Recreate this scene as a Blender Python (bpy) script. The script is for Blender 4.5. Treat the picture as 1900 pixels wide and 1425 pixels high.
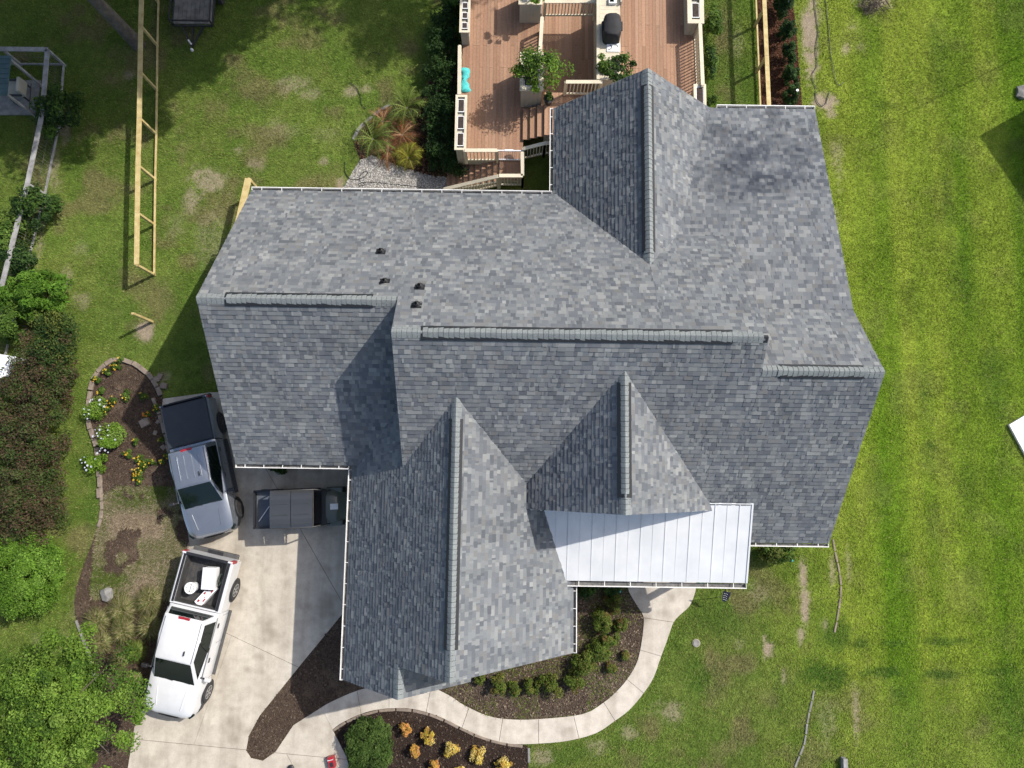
import bpy, bmesh, math, random
import numpy as np
from mathutils import Vector, Matrix

random.seed(7); rng = np.random.default_rng(7)
for o in list(bpy.data.objects): bpy.data.objects.remove(o)
S = bpy.context.scene
COL = S.collection
PI = math.pi

# ------------------------------------------------------------------ camera
H = 28.4; F = 1319.0
cam_d = bpy.data.cameras.new('camera'); cam = bpy.data.objects.new('camera', cam_d); COL.objects.link(cam)
cam_d.sensor_width = 36; cam_d.lens = F / 1900 * 36; cam_d.clip_end = 2000
CR = Matrix.Rotation(0.0139, 3, 'Z') @ Matrix.Rotation(0.1234, 3, 'X') @ Matrix.Rotation(-0.0020, 3, 'Y')
cam.matrix_world = Matrix.Translation((0, 0, H)) @ CR.to_4x4()
S.camera = cam
S.render.resolution_x = 1024; S.render.resolution_y = 768

# ------------------------------------------------------------------ sky, sun, exposure
SUN_AZ, SUN_EL = math.radians(28.5), math.radians(47)
W = bpy.data.worlds.new('World'); S.world = W; W.use_nodes = True
nt = W.node_tree; bg = nt.nodes['Background']
sky = nt.nodes.new('ShaderNodeTexSky'); sky.sky_type = 'NISHITA'; sky.sun_disc = False
sky.sun_elevation = SUN_EL; sky.sun_rotation = PI / 2 - SUN_AZ; sky.air_density = 1.0; sky.dust_density = 2.5
nt.links.new(sky.outputs[0], bg.inputs[0]); bg.inputs[1].default_value = 0.138
sl = bpy.data.lights.new('sun', 'SUN'); sl.energy = 3.7; sl.angle = math.radians(0.6); sl.color = (1.0, 0.955, 0.89)
so = bpy.data.objects.new('sun', sl); COL.objects.link(so)
SD = Vector((math.cos(SUN_EL) * math.cos(SUN_AZ), math.cos(SUN_EL) * math.sin(SUN_AZ), math.sin(SUN_EL)))
so.rotation_euler = SD.to_track_quat('Z', 'Y').to_euler(); so.location = (20, 10, 40)
S.view_settings.view_transform = 'Standard'; S.view_settings.look = 'None'
S.view_settings.exposure = 0.55; S.view_settings.gamma = 1

# ------------------------------------------------------------------ helpers
def at(px, py, h=0.0):
    """world point seen at photo pixel (px,py), lying at height h"""
    v = CR @ Vector(((px - 950) / F, (712.5 - py) / F, -1.0))
    return Vector((0, 0, H)) + v * ((h - H) / v.z)
def at2(px, py, h=0.0):
    p = at(px, py, h); return (p.x, p.y)
def poly(pts, h=0.0): return [at2(x, y, h) for x, y in pts]

def top_of(o):
    while o.parent: o = o.parent
    return o
def tag(o, label=None, cat=None, group=None, kind=None):
    if label: o['label'] = label
    if cat: o['category'] = cat
    if group: o['group'] = group
    if kind: o['kind'] = kind
    return o
def empty(name, loc, label, cat, group=None, rz=0.0):
    o = bpy.data.objects.new(name, None); COL.objects.link(o)
    o.location = loc; o.rotation_euler = (0, 0, rz); o.empty_display_size = 0.2
    return tag(o, label, cat, group)
def link(name, me, parent=None, mat=None):
    o = bpy.data.objects.new(name, me); COL.objects.link(o)
    if parent: o.parent = parent
    if mat:
        me.materials.clear(); me.materials.append(mat)
    return o

class MB:
    """collects shapes; build() makes one mesh object. World coordinates unless local=True"""
    def __init__(s): s.v = []; s.f = []
    def quad(s, a, b, c, d):
        n = len(s.v); s.v += [tuple(a), tuple(b), tuple(c), tuple(d)]; s.f.append((n, n+1, n+2, n+3)); return s
    def tri(s, a, b, c):
        n = len(s.v); s.v += [tuple(a), tuple(b), tuple(c)]; s.f.append((n, n+1, n+2)); return s
    def box(s, c, d, rz=0.0, R=None):
        n = len(s.v); hx, hy, hz = d[0]/2, d[1]/2, d[2]/2
        M = R if R is not None else Matrix.Rotation(rz, 3, 'Z')
        for z in (-hz, hz):
            for x, y in ((-hx, -hy), (hx, -hy), (hx, hy), (-hx, hy)):
                p = M @ Vector((x, y, z)); s.v.append((c[0]+p.x, c[1]+p.y, c[2]+p.z))
        for q in ((3,2,1,0),(4,5,6,7),(0,1,5,4),(1,2,6,5),(2,3,7,6),(3,0,4,7)): s.f.append(tuple(n+i for i in q))
        return s
    def bar(s, a, b, w, h, up=(0, 0, 1)):
        a = Vector(a); b = Vector(b); x = (b - a); L = x.length; x.normalize()
        y = Vector(up).cross(x)
        if y.length < 1e-4: y = Vector((0, 1, 0)).cross(x)
        y.normalize(); z = x.cross(y)
        R = Matrix((x, y, z)).transposed()
        return s.box((a + b) / 2, (L, w, h), R=R)
    def prism(s, pts, z0, z1):
        n = len(s.v); k = len(pts)
        A = sum(pts[i][0]*pts[(i+1) % k][1] - pts[(i+1) % k][0]*pts[i][1] for i in range(k))
        if A < 0: pts = pts[::-1]
        s.v += [(p[0], p[1], z0) for p in pts] + [(p[0], p[1], z1) for p in pts]
        s.f.append(tuple(range(n+k-1, n-1, -1))); s.f.append(tuple(range(n+k, n+2*k)))
        for i in range(k): j = (i+1) % k; s.f.append((n+i, n+j, n+k+j, n+k+i))
        return s
    def extr(s, prof, a, b):
        """profile of 3D points (closed), swept from offset a to offset b"""
        n = len(s.v); k = len(prof); a = Vector(a); b = Vector(b)
        s.v += [tuple(Vector(p)+a) for p in prof] + [tuple(Vector(p)+b) for p in prof]
        s.f.append(tuple(range(n+k-1, n-1, -1))); s.f.append(tuple(range(n+k, n+2*k)))
        for i in range(k): j = (i+1) % k; s.f.append((n+i, n+j, n+k+j, n+k+i))
        return s
    def tube(s, pts, r, n=6, r2=None):
        pts = [Vector(p) for p in pts]; base = len(s.v); m = len(pts)
        for i, p in enumerate(pts):
            t = (pts[min(i+1, m-1)] - pts[max(i-1, 0)]).normalized()
            u = t.cross(Vector((0, 0, 1)))
            if u.length < 1e-3: u = Vector((1, 0, 0))
            u.normalize(); w = t.cross(u)
            rr = r if r2 is None else r + (r2 - r) * i / (m-1)
            for k in range(n):
                a = 2*PI*k/n; q = p + u*math.cos(a)*rr + w*math.sin(a)*rr; s.v.append(tuple(q))
        for i in range(m-1):
            for k in range(n):
                a = base+i*n+k; b = base+i*n+(k+1) % n; s.f.append((a, b, b+n, a+n))
        s.f.append(tuple(base+k for k in range(n-1, -1, -1))); s.f.append(tuple(base+(m-1)*n+k for k in range(n)))
        return s
    def lathe(s, c, prof, n=16, axis='z'):
        base = len(s.v); m = len(prof)
        for r, z in prof:
            for k in range(n):
                a = 2*PI*k/n
                if axis == 'z': s.v.append((c[0]+r*math.cos(a), c[1]+r*math.sin(a), c[2]+z))
                else: s.v.append((c[0]+r*math.cos(a), c[1]+z, c[2]+r*math.sin(a)))
        for i in range(m-1):
            for k in range(n):
                a = base+i*n+k; b = base+i*n+(k+1) % n
                s.f.append((a, b, b+n, a+n) if axis == 'z' else (b, a, a+n, b+n))
        if prof[0][0] > 1e-4: s.f.append(tuple(base+k for k in range(n-1, -1, -1)) if axis == 'z' else tuple(base+k for k in range(n)))
        if prof[-1][0] > 1e-4: s.f.append(tuple(base+(m-1)*n+k for k in range(n)) if axis == 'z' else tuple(base+(m-1)*n+k for k in range(n-1, -1, -1)))
        return s
    def grid(s, rows):
        n = len(s.v); m = len(rows); k = len(rows[0])
        for r in rows: s.v += [tuple(p) for p in r]
        for i in range(m-1):
            for j in range(k-1): a = n+i*k+j; s.f.append((a, a+1, a+k+1, a+k))
        return s
    def build(s, name, mat, parent=None, local=False, smooth=0, bevel=0, seg=2):
        me = bpy.data.meshes.new(name); v = s.v
        if parent and not local:
            t = top_of(parent); Mi = (Matrix.Translation(t.location) @ t.rotation_euler.to_matrix().to_4x4()).inverted()
            v = [tuple(Mi @ Vector(p)) for p in v]
        me.from_pydata(v, [], s.f); me.update()
        if smooth:
            me.shade_smooth(); me.set_sharp_from_angle(angle=math.radians(smooth))
        o = link(name, me, parent, mat)
        if bevel:
            m = o.modifiers.new('bevel', 'BEVEL'); m.width = bevel; m.segments = seg; m.limit_method = 'ANGLE'; m.angle_limit = math.radians(35)
        return o

def mesh_np(name, V, Fq, col=None, mat=None, parent=None):
    """fast mesh from numpy arrays; Fq (n,3|4); col per face rgb"""
    V = np.asarray(V, dtype=np.float32); Fq = np.asarray(Fq, dtype=np.int32)
    if parent:
        t = top_of(parent); V = V - np.array(t.location, dtype=np.float32)
    me = bpy.data.meshes.new(name); k = Fq.shape[1]
    me.vertices.add(len(V)); me.vertices.foreach_set('co', V.ravel())
    me.loops.add(Fq.size); me.loops.foreach_set('vertex_index', Fq.ravel())
    me.polygons.add(len(Fq)); me.polygons.foreach_set('loop_start', np.arange(0, Fq.size, k, dtype=np.int32))
    me.update(calc_edges=True); me.shade_flat()
    if col is not None:
        a = me.attributes.new('col', 'FLOAT_COLOR', 'FACE')
        c = np.ones((len(Fq), 4), dtype=np.float32); c[:, :3] = col; a.data.foreach_set('color', c.ravel())
    return link(name, me, parent, mat)

# smooth numpy value noise
_T = rng.random((256, 256))
def vnoise(x, y, sc=1.0, oct=3):
    x = np.asarray(x, dtype=float); y = np.asarray(y, dtype=float); r = 0; a = 1; tot = 0
    for o in range(oct):
        X = x*sc*2**o + 37.3*o; Y = y*sc*2**o + 91.7*o
        xi = np.floor(X).astype(int); yi = np.floor(Y).astype(int); fx = X-xi; fy = Y-yi
        fx = fx*fx*(3-2*fx); fy = fy*fy*(3-2*fy)
        g = lambda i, j: _T[(xi+i) % 256, (yi+j) % 256]
        r = r + a*((g(0,0)*(1-fx)+g(1,0)*fx)*(1-fy) + (g(0,1)*(1-fx)+g(1,1)*fx)*fy); tot += a; a *= .5
    return r/tot
def in_poly(x, y, P):
    x = np.asarray(x); y = np.asarray(y); c = np.zeros(x.shape, bool); n = len(P)
    for i in range(n):
        x1, y1 = P[i]; x2, y2 = P[(i+1) % n]
        if y1 == y2: continue
        m = ((y1 > y) != (y2 > y)) & (x < (x2-x1)*(y-y1)/(y2-y1)+x1); c ^= m
    return c
def smoothpath(pts, n=6):
    """Catmull-Rom through 2D/3D points"""
    P = [Vector(p) for p in pts]; out = []
    for i in range(len(P)-1):
        p0 = P[max(i-1, 0)]; p1 = P[i]; p2 = P[i+1]; p3 = P[min(i+2, len(P)-1)]
        for k in range(n):
            t = k/n
            out.append(0.5*((2*p1)+(p2-p0)*t+(2*p0-5*p1+4*p2-p3)*t*t+(3*p1-p0-3*p2+p3)*t**3))
    out.append(P[-1]); return out

# ------------------------------------------------------------------ materials
def nodes(name):
    m = bpy.data.materials.new(name); m.use_nodes = True; t = m.node_tree
    return m, t, t.nodes['Principled BSDF'], t.nodes['Material Output']
def lin(c): return tuple(c) + (1.0,)
def add_noise(t, scale, detail=4, rough=.6):
    g = t.nodes.new('ShaderNodeNewGeometry'); n = t.nodes.new('ShaderNodeTexNoise')
    n.inputs['Scale'].default_value = scale; n.inputs['Detail'].default_value = detail; n.inputs['Roughness'].default_value = rough
    t.links.new(g.outputs['Position'], n.inputs['Vector']); return n
def ramp(t, src, c1, c2, a=.35, b=.65):
    r = t.nodes.new('ShaderNodeValToRGB'); e = r.color_ramp.elements
    e[0].position = a; e[1].position = b; e[0].color = lin(c1); e[1].color = lin(c2)
    t.links.new(src, r.inputs[0]); return r
def mixc(t, a, b, fac, mode='MIX'):
    m = t.nodes.new('ShaderNodeMix'); m.data_type = 'RGBA'; m.blend_type = mode
    for s, i in ((fac, 0), (a, 6), (b, 7)):
        if isinstance(s, (int, float)): m.inputs[i].default_value = s
        elif isinstance(s, tuple): m.inputs[i].default_value = s
        else: t.links.new(s, m.inputs[i])
    return m.outputs[2]
def bumpn(t, p, src, strength, dist):
    b = t.nodes.new('ShaderNodeBump'); b.inputs['Strength'].default_value = strength; b.inputs['Distance'].default_value = dist
    t.links.new(src, b.inputs['Height']); t.links.new(b.outputs[0], p.inputs['Normal'])
def pm(name, c1, c2=None, scale=3.0, rough=.7, bump=0, bscale=None, metal=0, coat=0, spec=.5, fine=0):
    m, t, p, o = nodes(name)
    p.inputs['Roughness'].default_value = rough; p.inputs['Metallic'].default_value = metal
    p.inputs['Specular IOR Level'].default_value = spec
    if coat: p.inputs['Coat Weight'].default_value = coat; p.inputs['Coat Roughness'].default_value = .05
    if c2 is None: c2 = tuple(x*.88 for x in c1)
    n = add_noise(t, scale, 5); c = ramp(t, n.outputs[0], c1, c2).outputs[0]
    if fine:
        n2 = add_noise(t, scale*14, 3); c = mixc(t, c, ramp(t, n2.outputs[0], (1-fine,)*3, (1+fine*.3,)*3, .3, .7).outputs[0], 1.0, 'MULTIPLY')
    t.links.new(c, p.inputs['Base Color'])
    if bump: bumpn(t, p, add_noise(t, bscale or scale*8, 4).outputs[0], bump, .02)
    return m
def pattr(name, rough=.8, grain=.25, gscale=60, trans=0.0, spec=.3, bump=0):
    """colour comes from the piece's own colour attribute"""
    m, t, p, o = nodes(name)
    a = t.nodes.new('ShaderNodeAttribute'); a.attribute_name = 'col'
    c = a.outputs['Color']
    if grain:
        n = add_noise(t, gscale, 3, .7); c = mixc(t, c, ramp(t, n.outputs[0], (1-grain,)*3, (1+grain,)*3, .25, .75).outputs[0], 1.0, 'MULTIPLY')
    t.links.new(c, p.inputs['Base Color']); p.inputs['Roughness'].default_value = rough; p.inputs['Specular IOR Level'].default_value = spec
    if bump: bumpn(t, p, add_noise(t, gscale*2, 3).outputs[0], bump, .01)
    if trans:
        tr = t.nodes.new('ShaderNodeBsdfTranslucent'); mx = t.nodes.new('ShaderNodeMixShader'); mx.inputs[0].default_value = trans
        t.links.new(c, tr.inputs['Color']); t.links.new(p.outputs[0], mx.inputs[1]); t.links.new(tr.outputs[0], mx.inputs[2]); t.links.new(mx.outputs[0], o.inputs[0])
    return m

M = {}
M['shingle'] = pattr('asphalt_shingle', .95, .22, 70, spec=.2, bump=.15)
M['cap'] = pm('ridge_shingle', (.225, .245, .238), (.18, .195, .195), 2.5, .92, .5, 90, fine=.3)
M['vent'] = pm('vent_plastic', (.012, .013, .015), rough=.6)
M['trim'] = pm('painted_trim', (.58, .57, .54), (.5, .49, .46), 2, .55)
M['gutter'] = pm('white_gutter', (.78, .77, .74), (.62, .60, .56), 1.5, .4)
M['gutter_in'] = pm('gutter_inside', (.15, .148, .145), (.07, .07, .068), 6, .8)
M['wall'] = pm('painted_brick', (.56, .53, .48), (.5, .47, .42), 1.2, .8, .3, 30)
M['glass'] = pm('window_glass', (.02, .025, .03), rough=.05)
M['metalroof'] = pm('white_sheet_metal', (.61, .615, .61), (.53, .54, .54), 1.1, .38, spec=.5)
M['concrete'] = None
M['leaf'] = pattr('leaf', .6, .2, 25, trans=.3, spec=.15)
M['blade'] = pattr('grass_blade', .8, .15, 8, trans=.25, spec=.05)
M['petal'] = pattr('petal', .6, .1, 30, trans=.25)
M['bark'] = pm('bark', (.14, .115, .09), (.07, .06, .05), 5, .95, .8, 30)
M['twig'] = pm('twig', (.11, .085, .055), (.07, .055, .04), 6, .9)
M['newwood'] = pm('new_pine_lumber', (.56, .45, .21), (.42, .31, .12), 4.5, .75, .2, 20, fine=.3)
M['cream'] = pm('cream_painted_wood', (.62, .55, .41), (.52, .46, .34), 1.8, .7, .2, 25, fine=.12)
M['siding'] = pm('grey_beige_siding', (.40, .37, .30), (.33, .31, .25), 1.5, .75, .2, 20)
M['oldwood'] = pm('weathered_wood', (.36, .35, .34), (.20, .195, .185), 3, .9, .4, 25, fine=.3)
M['plank'] = pm('grey_planks', (.20, .185, .16), (.10, .09, .08), 3, .9, .4, 25, fine=.3)
M['soil'] = pm('planter_soil', (.055, .038, .03), (.03, .02, .016), 12, .95, 1, 60)
M['stone'] = pm('edging_stone', (.27, .215, .165), (.17, .135, .105), 4, .9, .6, 40, fine=.2)
M['greystone'] = pm('grey_stone', (.26, .25, .23), (.16, .155, .145), 5, .9, .6, 40, fine=.2)
M['black'] = pm('black_plastic', (.012, .012, .013), (.02, .02, .022), 4, .5)
M['fabric'] = pm('black_fabric', (.010, .010, .011), (.018, .018, .02), 5, .8, .3, 30)
M['rubber'] = pm('tyre_rubber', (.018, .018, .018), (.03, .029, .028), 8, .85)
M['rim'] = pm('alloy_rim', (.45, .45, .45), (.36, .36, .36), 5, .35, metal=.7)
M['blacksteel'] = pm('black_steel', (.02, .02, .02), (.035, .03, .028), 5, .45)
M['whitemetal'] = pm('white_metal', (.72, .72, .72), (.6, .6, .6), 3, .4)
M['white'] = pm('white_plastic', (.78, .78, .77), (.70, .70, .69), 3, .45)
M['carglass'] = pm('car_glass', (.004, .008, .007), (.006, .012, .010), 2, .05, spec=.4)
M['red'] = pm('red_plastic', (.34, .02, .03), (.25, .015, .02), 5, .3)
M['hose'] = pm('black_hose', (.012, .014, .012), rough=.5)
M['teal'] = pm('teal_cloth', (.07, .48, .46), (.05, .36, .36), 5, .8, .5, 14)
M['tealmetal'] = pm('teal_sheet_metal', (.07, .12, .125), (.045, .085, .09), 4, .35)
M['gravelbed'] = pm('gravel_ground', (.36, .34, .31), (.20, .19, .17), 22, .95, 1, 40, fine=.4)
M['gravel'] = pattr('gravel_chip', .9, .2, 40)
M['chip'] = pattr('mulch_chip', .95, .2, 40)

def concrete(name, c1, c2):
    m, t, p, o = nodes(name)
    a = ramp(t, add_noise(t, .45, 6, .65).outputs[0], c1, c2, .38, .66).outputs[0]
    b = mixc(t, a, ramp(t, add_noise(t, 2.3, 6, .7).outputs[0], (.82, .81, .80), (1.05, 1.05, 1.05), .3, .6).outputs[0], 1.0, 'MULTIPLY')
    d = mixc(t, b, ramp(t, add_noise(t, 26, 4, .7).outputs[0], (.88, .87, .86), (1.06, 1.06, 1.06), .3, .7).outputs[0], 1.0, 'MULTIPLY')
    vo = t.nodes.new('ShaderNodeTexNoise'); vo.inputs['Scale'].default_value = .9; vo.inputs['Detail'].default_value = 2
    mp = t.nodes.new('ShaderNodeMapping'); g = t.nodes.new('ShaderNodeNewGeometry'); mp.inputs['Location'].default_value = (31, 7, 0)
    t.links.new(g.outputs['Position'], mp.inputs[0]); t.links.new(mp.outputs[0], vo.inputs['Vector'])
    d = mixc(t, d, ramp(t, vo.outputs[0], (.68, .66, .64), (1, 1, 1), .27, .42).outputs[0], 1.0, 'MULTIPLY')
    ts = t.nodes.new('ShaderNodeTexNoise'); ts.inputs['Scale'].default_value = 1.0; ts.inputs['Detail'].default_value = 4
    mq = t.nodes.new('ShaderNodeMapping'); mq.inputs['Rotation'].default_value = (0, 0, math.radians(20)); mq.inputs['Scale'].default_value = (1.9, .16, 1)
    t.links.new(g.outputs['Position'], mq.inputs[0]); t.links.new(mq.outputs[0], ts.inputs['Vector'])
    d = mixc(t, d, ramp(t, ts.outputs[0], (.84, .83, .82), (1.03, 1.03, 1.03), .36, .56).outputs[0], 1.0, 'MULTIPLY')
    t.links.new(d, p.inputs['Base Color']); p.inputs['Roughness'].default_value = .9; p.inputs['Specular IOR Level'].default_value = .25
    bumpn(t, p, add_noise(t, 60, 4).outputs[0], .25, .01)
    return m
M['concrete'] = concrete('driveway_concrete', (.48, .435, .36), (.40, .36, .295))
M['walk'] = concrete('walkway_concrete', (.52, .475, .405), (.45, .41, .35))
def mulch(name, c1, c2, c3):
    m, t, p, o = nodes(name)
    a = ramp(t, add_noise(t, 9, 6, .75).outputs[0], c1, c2, .3, .7).outputs[0]
    b = mixc(t, a, lin(c3), ramp(t, add_noise(t, .8, 5, .7).outputs[0], (0, 0, 0), (1, 1, 1), .52, .72).outputs[0])
    d = mixc(t, b, ramp(t, add_noise(t, 45, 3, .8).outputs[0], (.55,)*3, (1.45,)*3, .3, .7).outputs[0], 1.0, 'MULTIPLY')
    t.links.new(d, p.inputs['Base Color']); p.inputs['Roughness'].default_value = 1; p.inputs['Specular IOR Level'].default_value = .1
    bumpn(t, p, add_noise(t, 30, 5, .8).outputs[0], 1, .05)
    return m
M['mulch'] = mulch('brown_mulch', (.048, .032, .023), (.10, .07, .05), (.15, .11, .078))
M['mulch_dark'] = mulch('dark_mulch', (.022, .014, .011), (.045, .03, .023), (.06, .042, .033))
M['mulch_dry'] = mulch('dry_mulch', (.05, .036, .027), (.11, .08, .058), (.19, .15, .105))
M['mulch_red'] = mulch('red_mulch', (.045, .020, .012), (.085, .036, .018), (.06, .03, .018))
M['deckwood'] = pattr('brown_deck_board', .8, .18, 14, bump=.2)
def carpaint(name, c, rough=.28, metal=0.0):
    m, t, p, o = nodes(name)
    n = add_noise(t, 3, 4); t.links.new(ramp(t, n.outputs[0], c, tuple(x*.93 for x in c)).outputs[0], p.inputs['Base Color'])
    p.inputs['Roughness'].default_value = rough; p.inputs['Metallic'].default_value = metal
    p.inputs['Coat Weight'].default_value = .7; p.inputs['Coat Roughness'].default_value = .06
    return m
M['paint_white'] = carpaint('white_car_paint', (.60, .60, .60), .35)
M['paint_silver'] = carpaint('silver_car_paint', (.30, .32, .345), .27, .7)
M['paint_grey'] = carpaint('grey_roof_plastic', (.040, .042, .045), .35)
M['cargo'] = pm('blue_grey_liner', (.085, .098, .115), (.065, .075, .09), 4, .5)
M['darkgrey'] = pm('dark_grey_plastic', (.075, .073, .07), (.055, .054, .052), 5, .6)
M['paint_green'] = carpaint('green_plastic', (.05, .065, .045), .4)
M['tonneau'] = pm('tonneau_vinyl', (.020, .024, .028), (.026, .030, .034), 3, .55, .2, 60)
M['liner'] = pm('bed_liner', (.03, .03, .032), (.055, .052, .048), 5, .7, .3, 40)

# ================================================================== GROUND LAYOUT (photo pixels, ground level)
P_BED_L = [(215,667),(245,672),(272,688),(293,713),(303,740),(300,765),(312,812),(330,890),(345,960),(352,1005),(340,1050),(300,1180),(270,1290),(250,1350),(238,1425),(225,1500),(170,1500),(175,1320),(172,1230),(155,1185),(142,1150),(138,1120),(142,1090),(155,1050),(170,1010),(185,970),(190,930),(187,880),(183,840),(170,800),(165,770),(168,735),(175,703),(192,680)]
P_DRIVE = [(392,728),(470,728),(470,862),(700,862),(700,1100),(643,1130),(555,1237),(482,1328),(462,1365),(457,1392),(466,1406),(488,1411),(512,1394),(545,1345),(597,1312),(617,1353),(630,1378),(643,1404),(652,1440),(668,1560),(225,1560),(238,1425),(250,1350),(270,1290),(300,1180),(340,1050),(352,1005),(345,960),(330,890),(312,812),(300,765),(303,740)]
U_WALK = [(597,1312),(616,1301),(652,1285),(680,1276),(718,1268),(760,1266),(790,1270),(816,1281),(837,1292),(863,1309),(903,1327),(942,1334),(995,1334),(1079,1325),(1118,1304),(1142,1284),(1163,1260),(1179,1234),(1187,1208),(1193,1168),(1193,1143),(1182,1124),(1168,1100),(1163,1081),(1160,1040)]
L_WALK = [(617,1353),(639,1338),(679,1321),(718,1314),(758,1314),(789,1320),(824,1333),(858,1350),(889,1364),(924,1375),(955,1380),(1000,1379),(1053,1374),(1105,1360),(1139,1338),(1168,1316),(1195,1284),(1213,1255),(1226,1218),(1234,1197),(1242,1174),(1250,1153),(1263,1139),(1279,1124),(1289,1100),(1291,1081),(1292,1040)]
P_BED_F = [(816,1281),(837,1292),(863,1309),(903,1327),(942,1334),(995,1334),(1079,1325),(1118,1304),(1142,1284),(1163,1260),(1179,1234),(1187,1208),(1193,1168),(1193,1143),(1182,1124),(1168,1100),(1163,1081),(1160,1050),(1000,1050),(950,1180),(800,1240)]
P_BED_M = [(700,1100),(643,1130),(555,1237),(482,1328),(462,1365),(457,1392),(466,1406),(488,1411),(512,1394),(545,1345),(597,1312),(616,1301),(652,1285),(680,1276),(740,1266),(760,1180)]
P_BED_B = [(617,1353),(639,1338),(679,1321),(718,1314),(758,1314),(789,1320),(824,1333),(858,1350),(889,1364),(924,1375),(955,1380),(978,1383),(982,1400),(979,1440),(975,1560),(668,1560),(652,1440),(643,1404),(630,1378)]
P_BED_R = [(1404,-60),(1462,-60),(1470,0),(1478,60),(1482,120),(1487,180),(1490,230),(1412,230)]
P_GRAVEL = [(640,345),(655,318),(668,298),(690,288),(715,298),(750,312),(800,326),(860,330),(860,380),(600,380)]
P_BED_S = [(655,262),(672,232),(700,208),(738,188),(780,180),(850,60),(850,330),(800,328),(750,314),(715,300),(690,290),(668,296)]
P_PAD = [(-90,150),(77,150),(66,214),(-90,214)]
WP = {k: poly(v) for k, v in dict(bl=P_BED_L, dr=P_DRIVE, wk=U_WALK+L_WALK[::-1], bf=P_BED_F, bm=P_BED_M, bb=P_BED_B, br=P_BED_R, gr=P_GRAVEL, bs=P_BED_S, pad=P_PAD).items()}
def px_ell(px, py, rx, ry, rot=0): # ellipse on the ground in metres
    p = at(px, py); s = (at(px+10, py) - p).length/10
    return (p.x, p.y, rx*s, ry*s, rot)
DIRT = [(px_ell(a,b,c,d), e) for a,b,c,d,e in [(385,335,45,32,.75),(355,372,22,34,.7),(470,305,26,16,.6),(440,278,14,10,.5),(600,300,12,9,.7),(632,345,10,16,.8),(268,615,24,22,1.0),
  (545,158,34,24,.55),(575,176,32,16,.55),(652,170,20,14,.75),(680,165,14,10,.6),(240,138,13,11,.6),(305,700,18,16,.6),(1505,55,20,120,1.0),(1508,20,24,60,.9),(1525,188,28,20,1.0),(1540,210,12,14,.8),
  (1585,50,18,10,.5),(1570,92,9,16,.7),(1598,86,10,8,.4),(1620,8,36,24,.9),(1492,1060,12,36,.95),(1494,1120,11,46,.95),(1486,1180,8,22,.9),(1455,1255,6,22,.6),(1425,1205,16,20,1.0),(1418,1183,8,12,.8),(1372,1195,14,10,.4),
  (1545,1060,7,40,.6),(1530,1160,6,14,.6),(1575,1050,7,42,.45),(1588,1330,8,70,.65),(1535,1350,26,60,.35),(1242,1322,32,28,.65),(1165,1358,20,14,.55),(1110,1385,24,20,.5),(1005,1405,26,18,.6),
  (1410,1105,28,26,.35),(1555,300,16,60,.45),(1550,410,10,40,.35),(120,520,16,34,.55),(150,560,20,20,.5),(105,340,20,26,.5),(150,460,16,22,.35),(95,385,12,16,.5),(395,440,40,70,.35),(330,420,24,30,.3),(210,1000,18,40,.35),(150,1130,30,26,.4),(170,1180,24,26,.4),(95,1190,40,26,.35),(195,1050,10,60,.4),(610,250,40,22,.25),(520,240,40,24,.3),(1370,80,14,60,.3),(120,235,14,50,.7),(100,300,12,50,.6),(75,440,10,60,.6)]]
LUSH = [(px_ell(a,b,c,d), e) for a,b,c,d,e in [(1715,732,13,11,1),(1728,827,13,11,1),(1642,705,8,8,.5),(1738,940,8,8,.5),(1552,1180,40,34,.9),(1535,1250,52,36,1),(1600,1195,40,12,.8),(1660,1194,40,9,.9),(1760,1190,60,10,.9),(1640,1248,60,11,.95),(1740,1250,70,12,1),(1860,1247,60,11,.8),(1672,1285,26,18,.7),(1640,195,26,12,.5),(1740,110,24,90,.5),(1760,380,16,80,.5),(1790,520,30,100,.45),(1840,700,36,90,.6),(1800,900,30,80,.4),(1880,1300,50,90,.6),(1690,560,24,60,.35),(1330,1150,60,40,.5),(1300,1260,50,40,.5),(1060,1400,60,20,.5),(1450,1290,30,60,.5),(180,850,20,90,.5),(170,950,16,60,.5),(210,560,40,80,.3),(330,560,50,60,.3),(350,640,40,80,.6),(1370,150,30,60,.5)]]
def ell_mask(x, y, L):
    r = np.zeros(np.shape(x)); nz = vnoise(x, y, 1.7, 4)*.75+vnoise(x, y, 6, 3)*.75
    for (cx, cy, rx, ry, ro), s in L:
        d = np.sqrt(((x-cx)/rx)**2+((y-cy)/ry)**2)
        r = np.maximum(r, s*np.clip((1.82-d*.95-nz*1.2)*1.9, 0, 1))
    return r
def lawn_colour(x, y):
    """own colour of the turf: yellower to the east, greener to the west, dead and lush patches"""
    e = np.clip((x-9.0)/5.0, 0, 1)*np.clip((y+12)/5, .55, 1)
    n1 = vnoise(x, y, .22, 4)[:, None]; n2 = vnoise(x+50, y, 1.1, 4)[:, None]; n3 = vnoise(x, y+80, 5, 2)[:, None]; n4 = np.clip((vnoise(x*1.0, y*.05+9, .8, 3)[:, None]-.5)*2.4+.55+(n2-.5)*.35, 0, 1)
    west = np.array([.076, .136, .019])*(1-n2)+np.array([.150, .188, .042])*n2
    west = west*(1.02+.58*n1)
    east = np.array([.126, .226, .017])*(1-n4)+np.array([.258, .325, .042])*n4
    east = east*(.9+.36*n2)
    c = west*(1-e[:, None])+east*e[:, None]
    dry = np.clip((vnoise(x+11, y+5, .9, 5)-.545)*6, 0, 1)[:, None]*(1-.7*e[:, None])*.6
    c = c*(1-dry)+np.array([.23, .185, .095])*dry
    c = c*(.8+.4*n3)
    lu = ell_mask(x, y, LUSH)[:, None]*.75
    c = c*(1-lu)+np.array([.055, .125, .018])*lu
    return c
DIRTC = np.array([.31, .25, .175])

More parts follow.
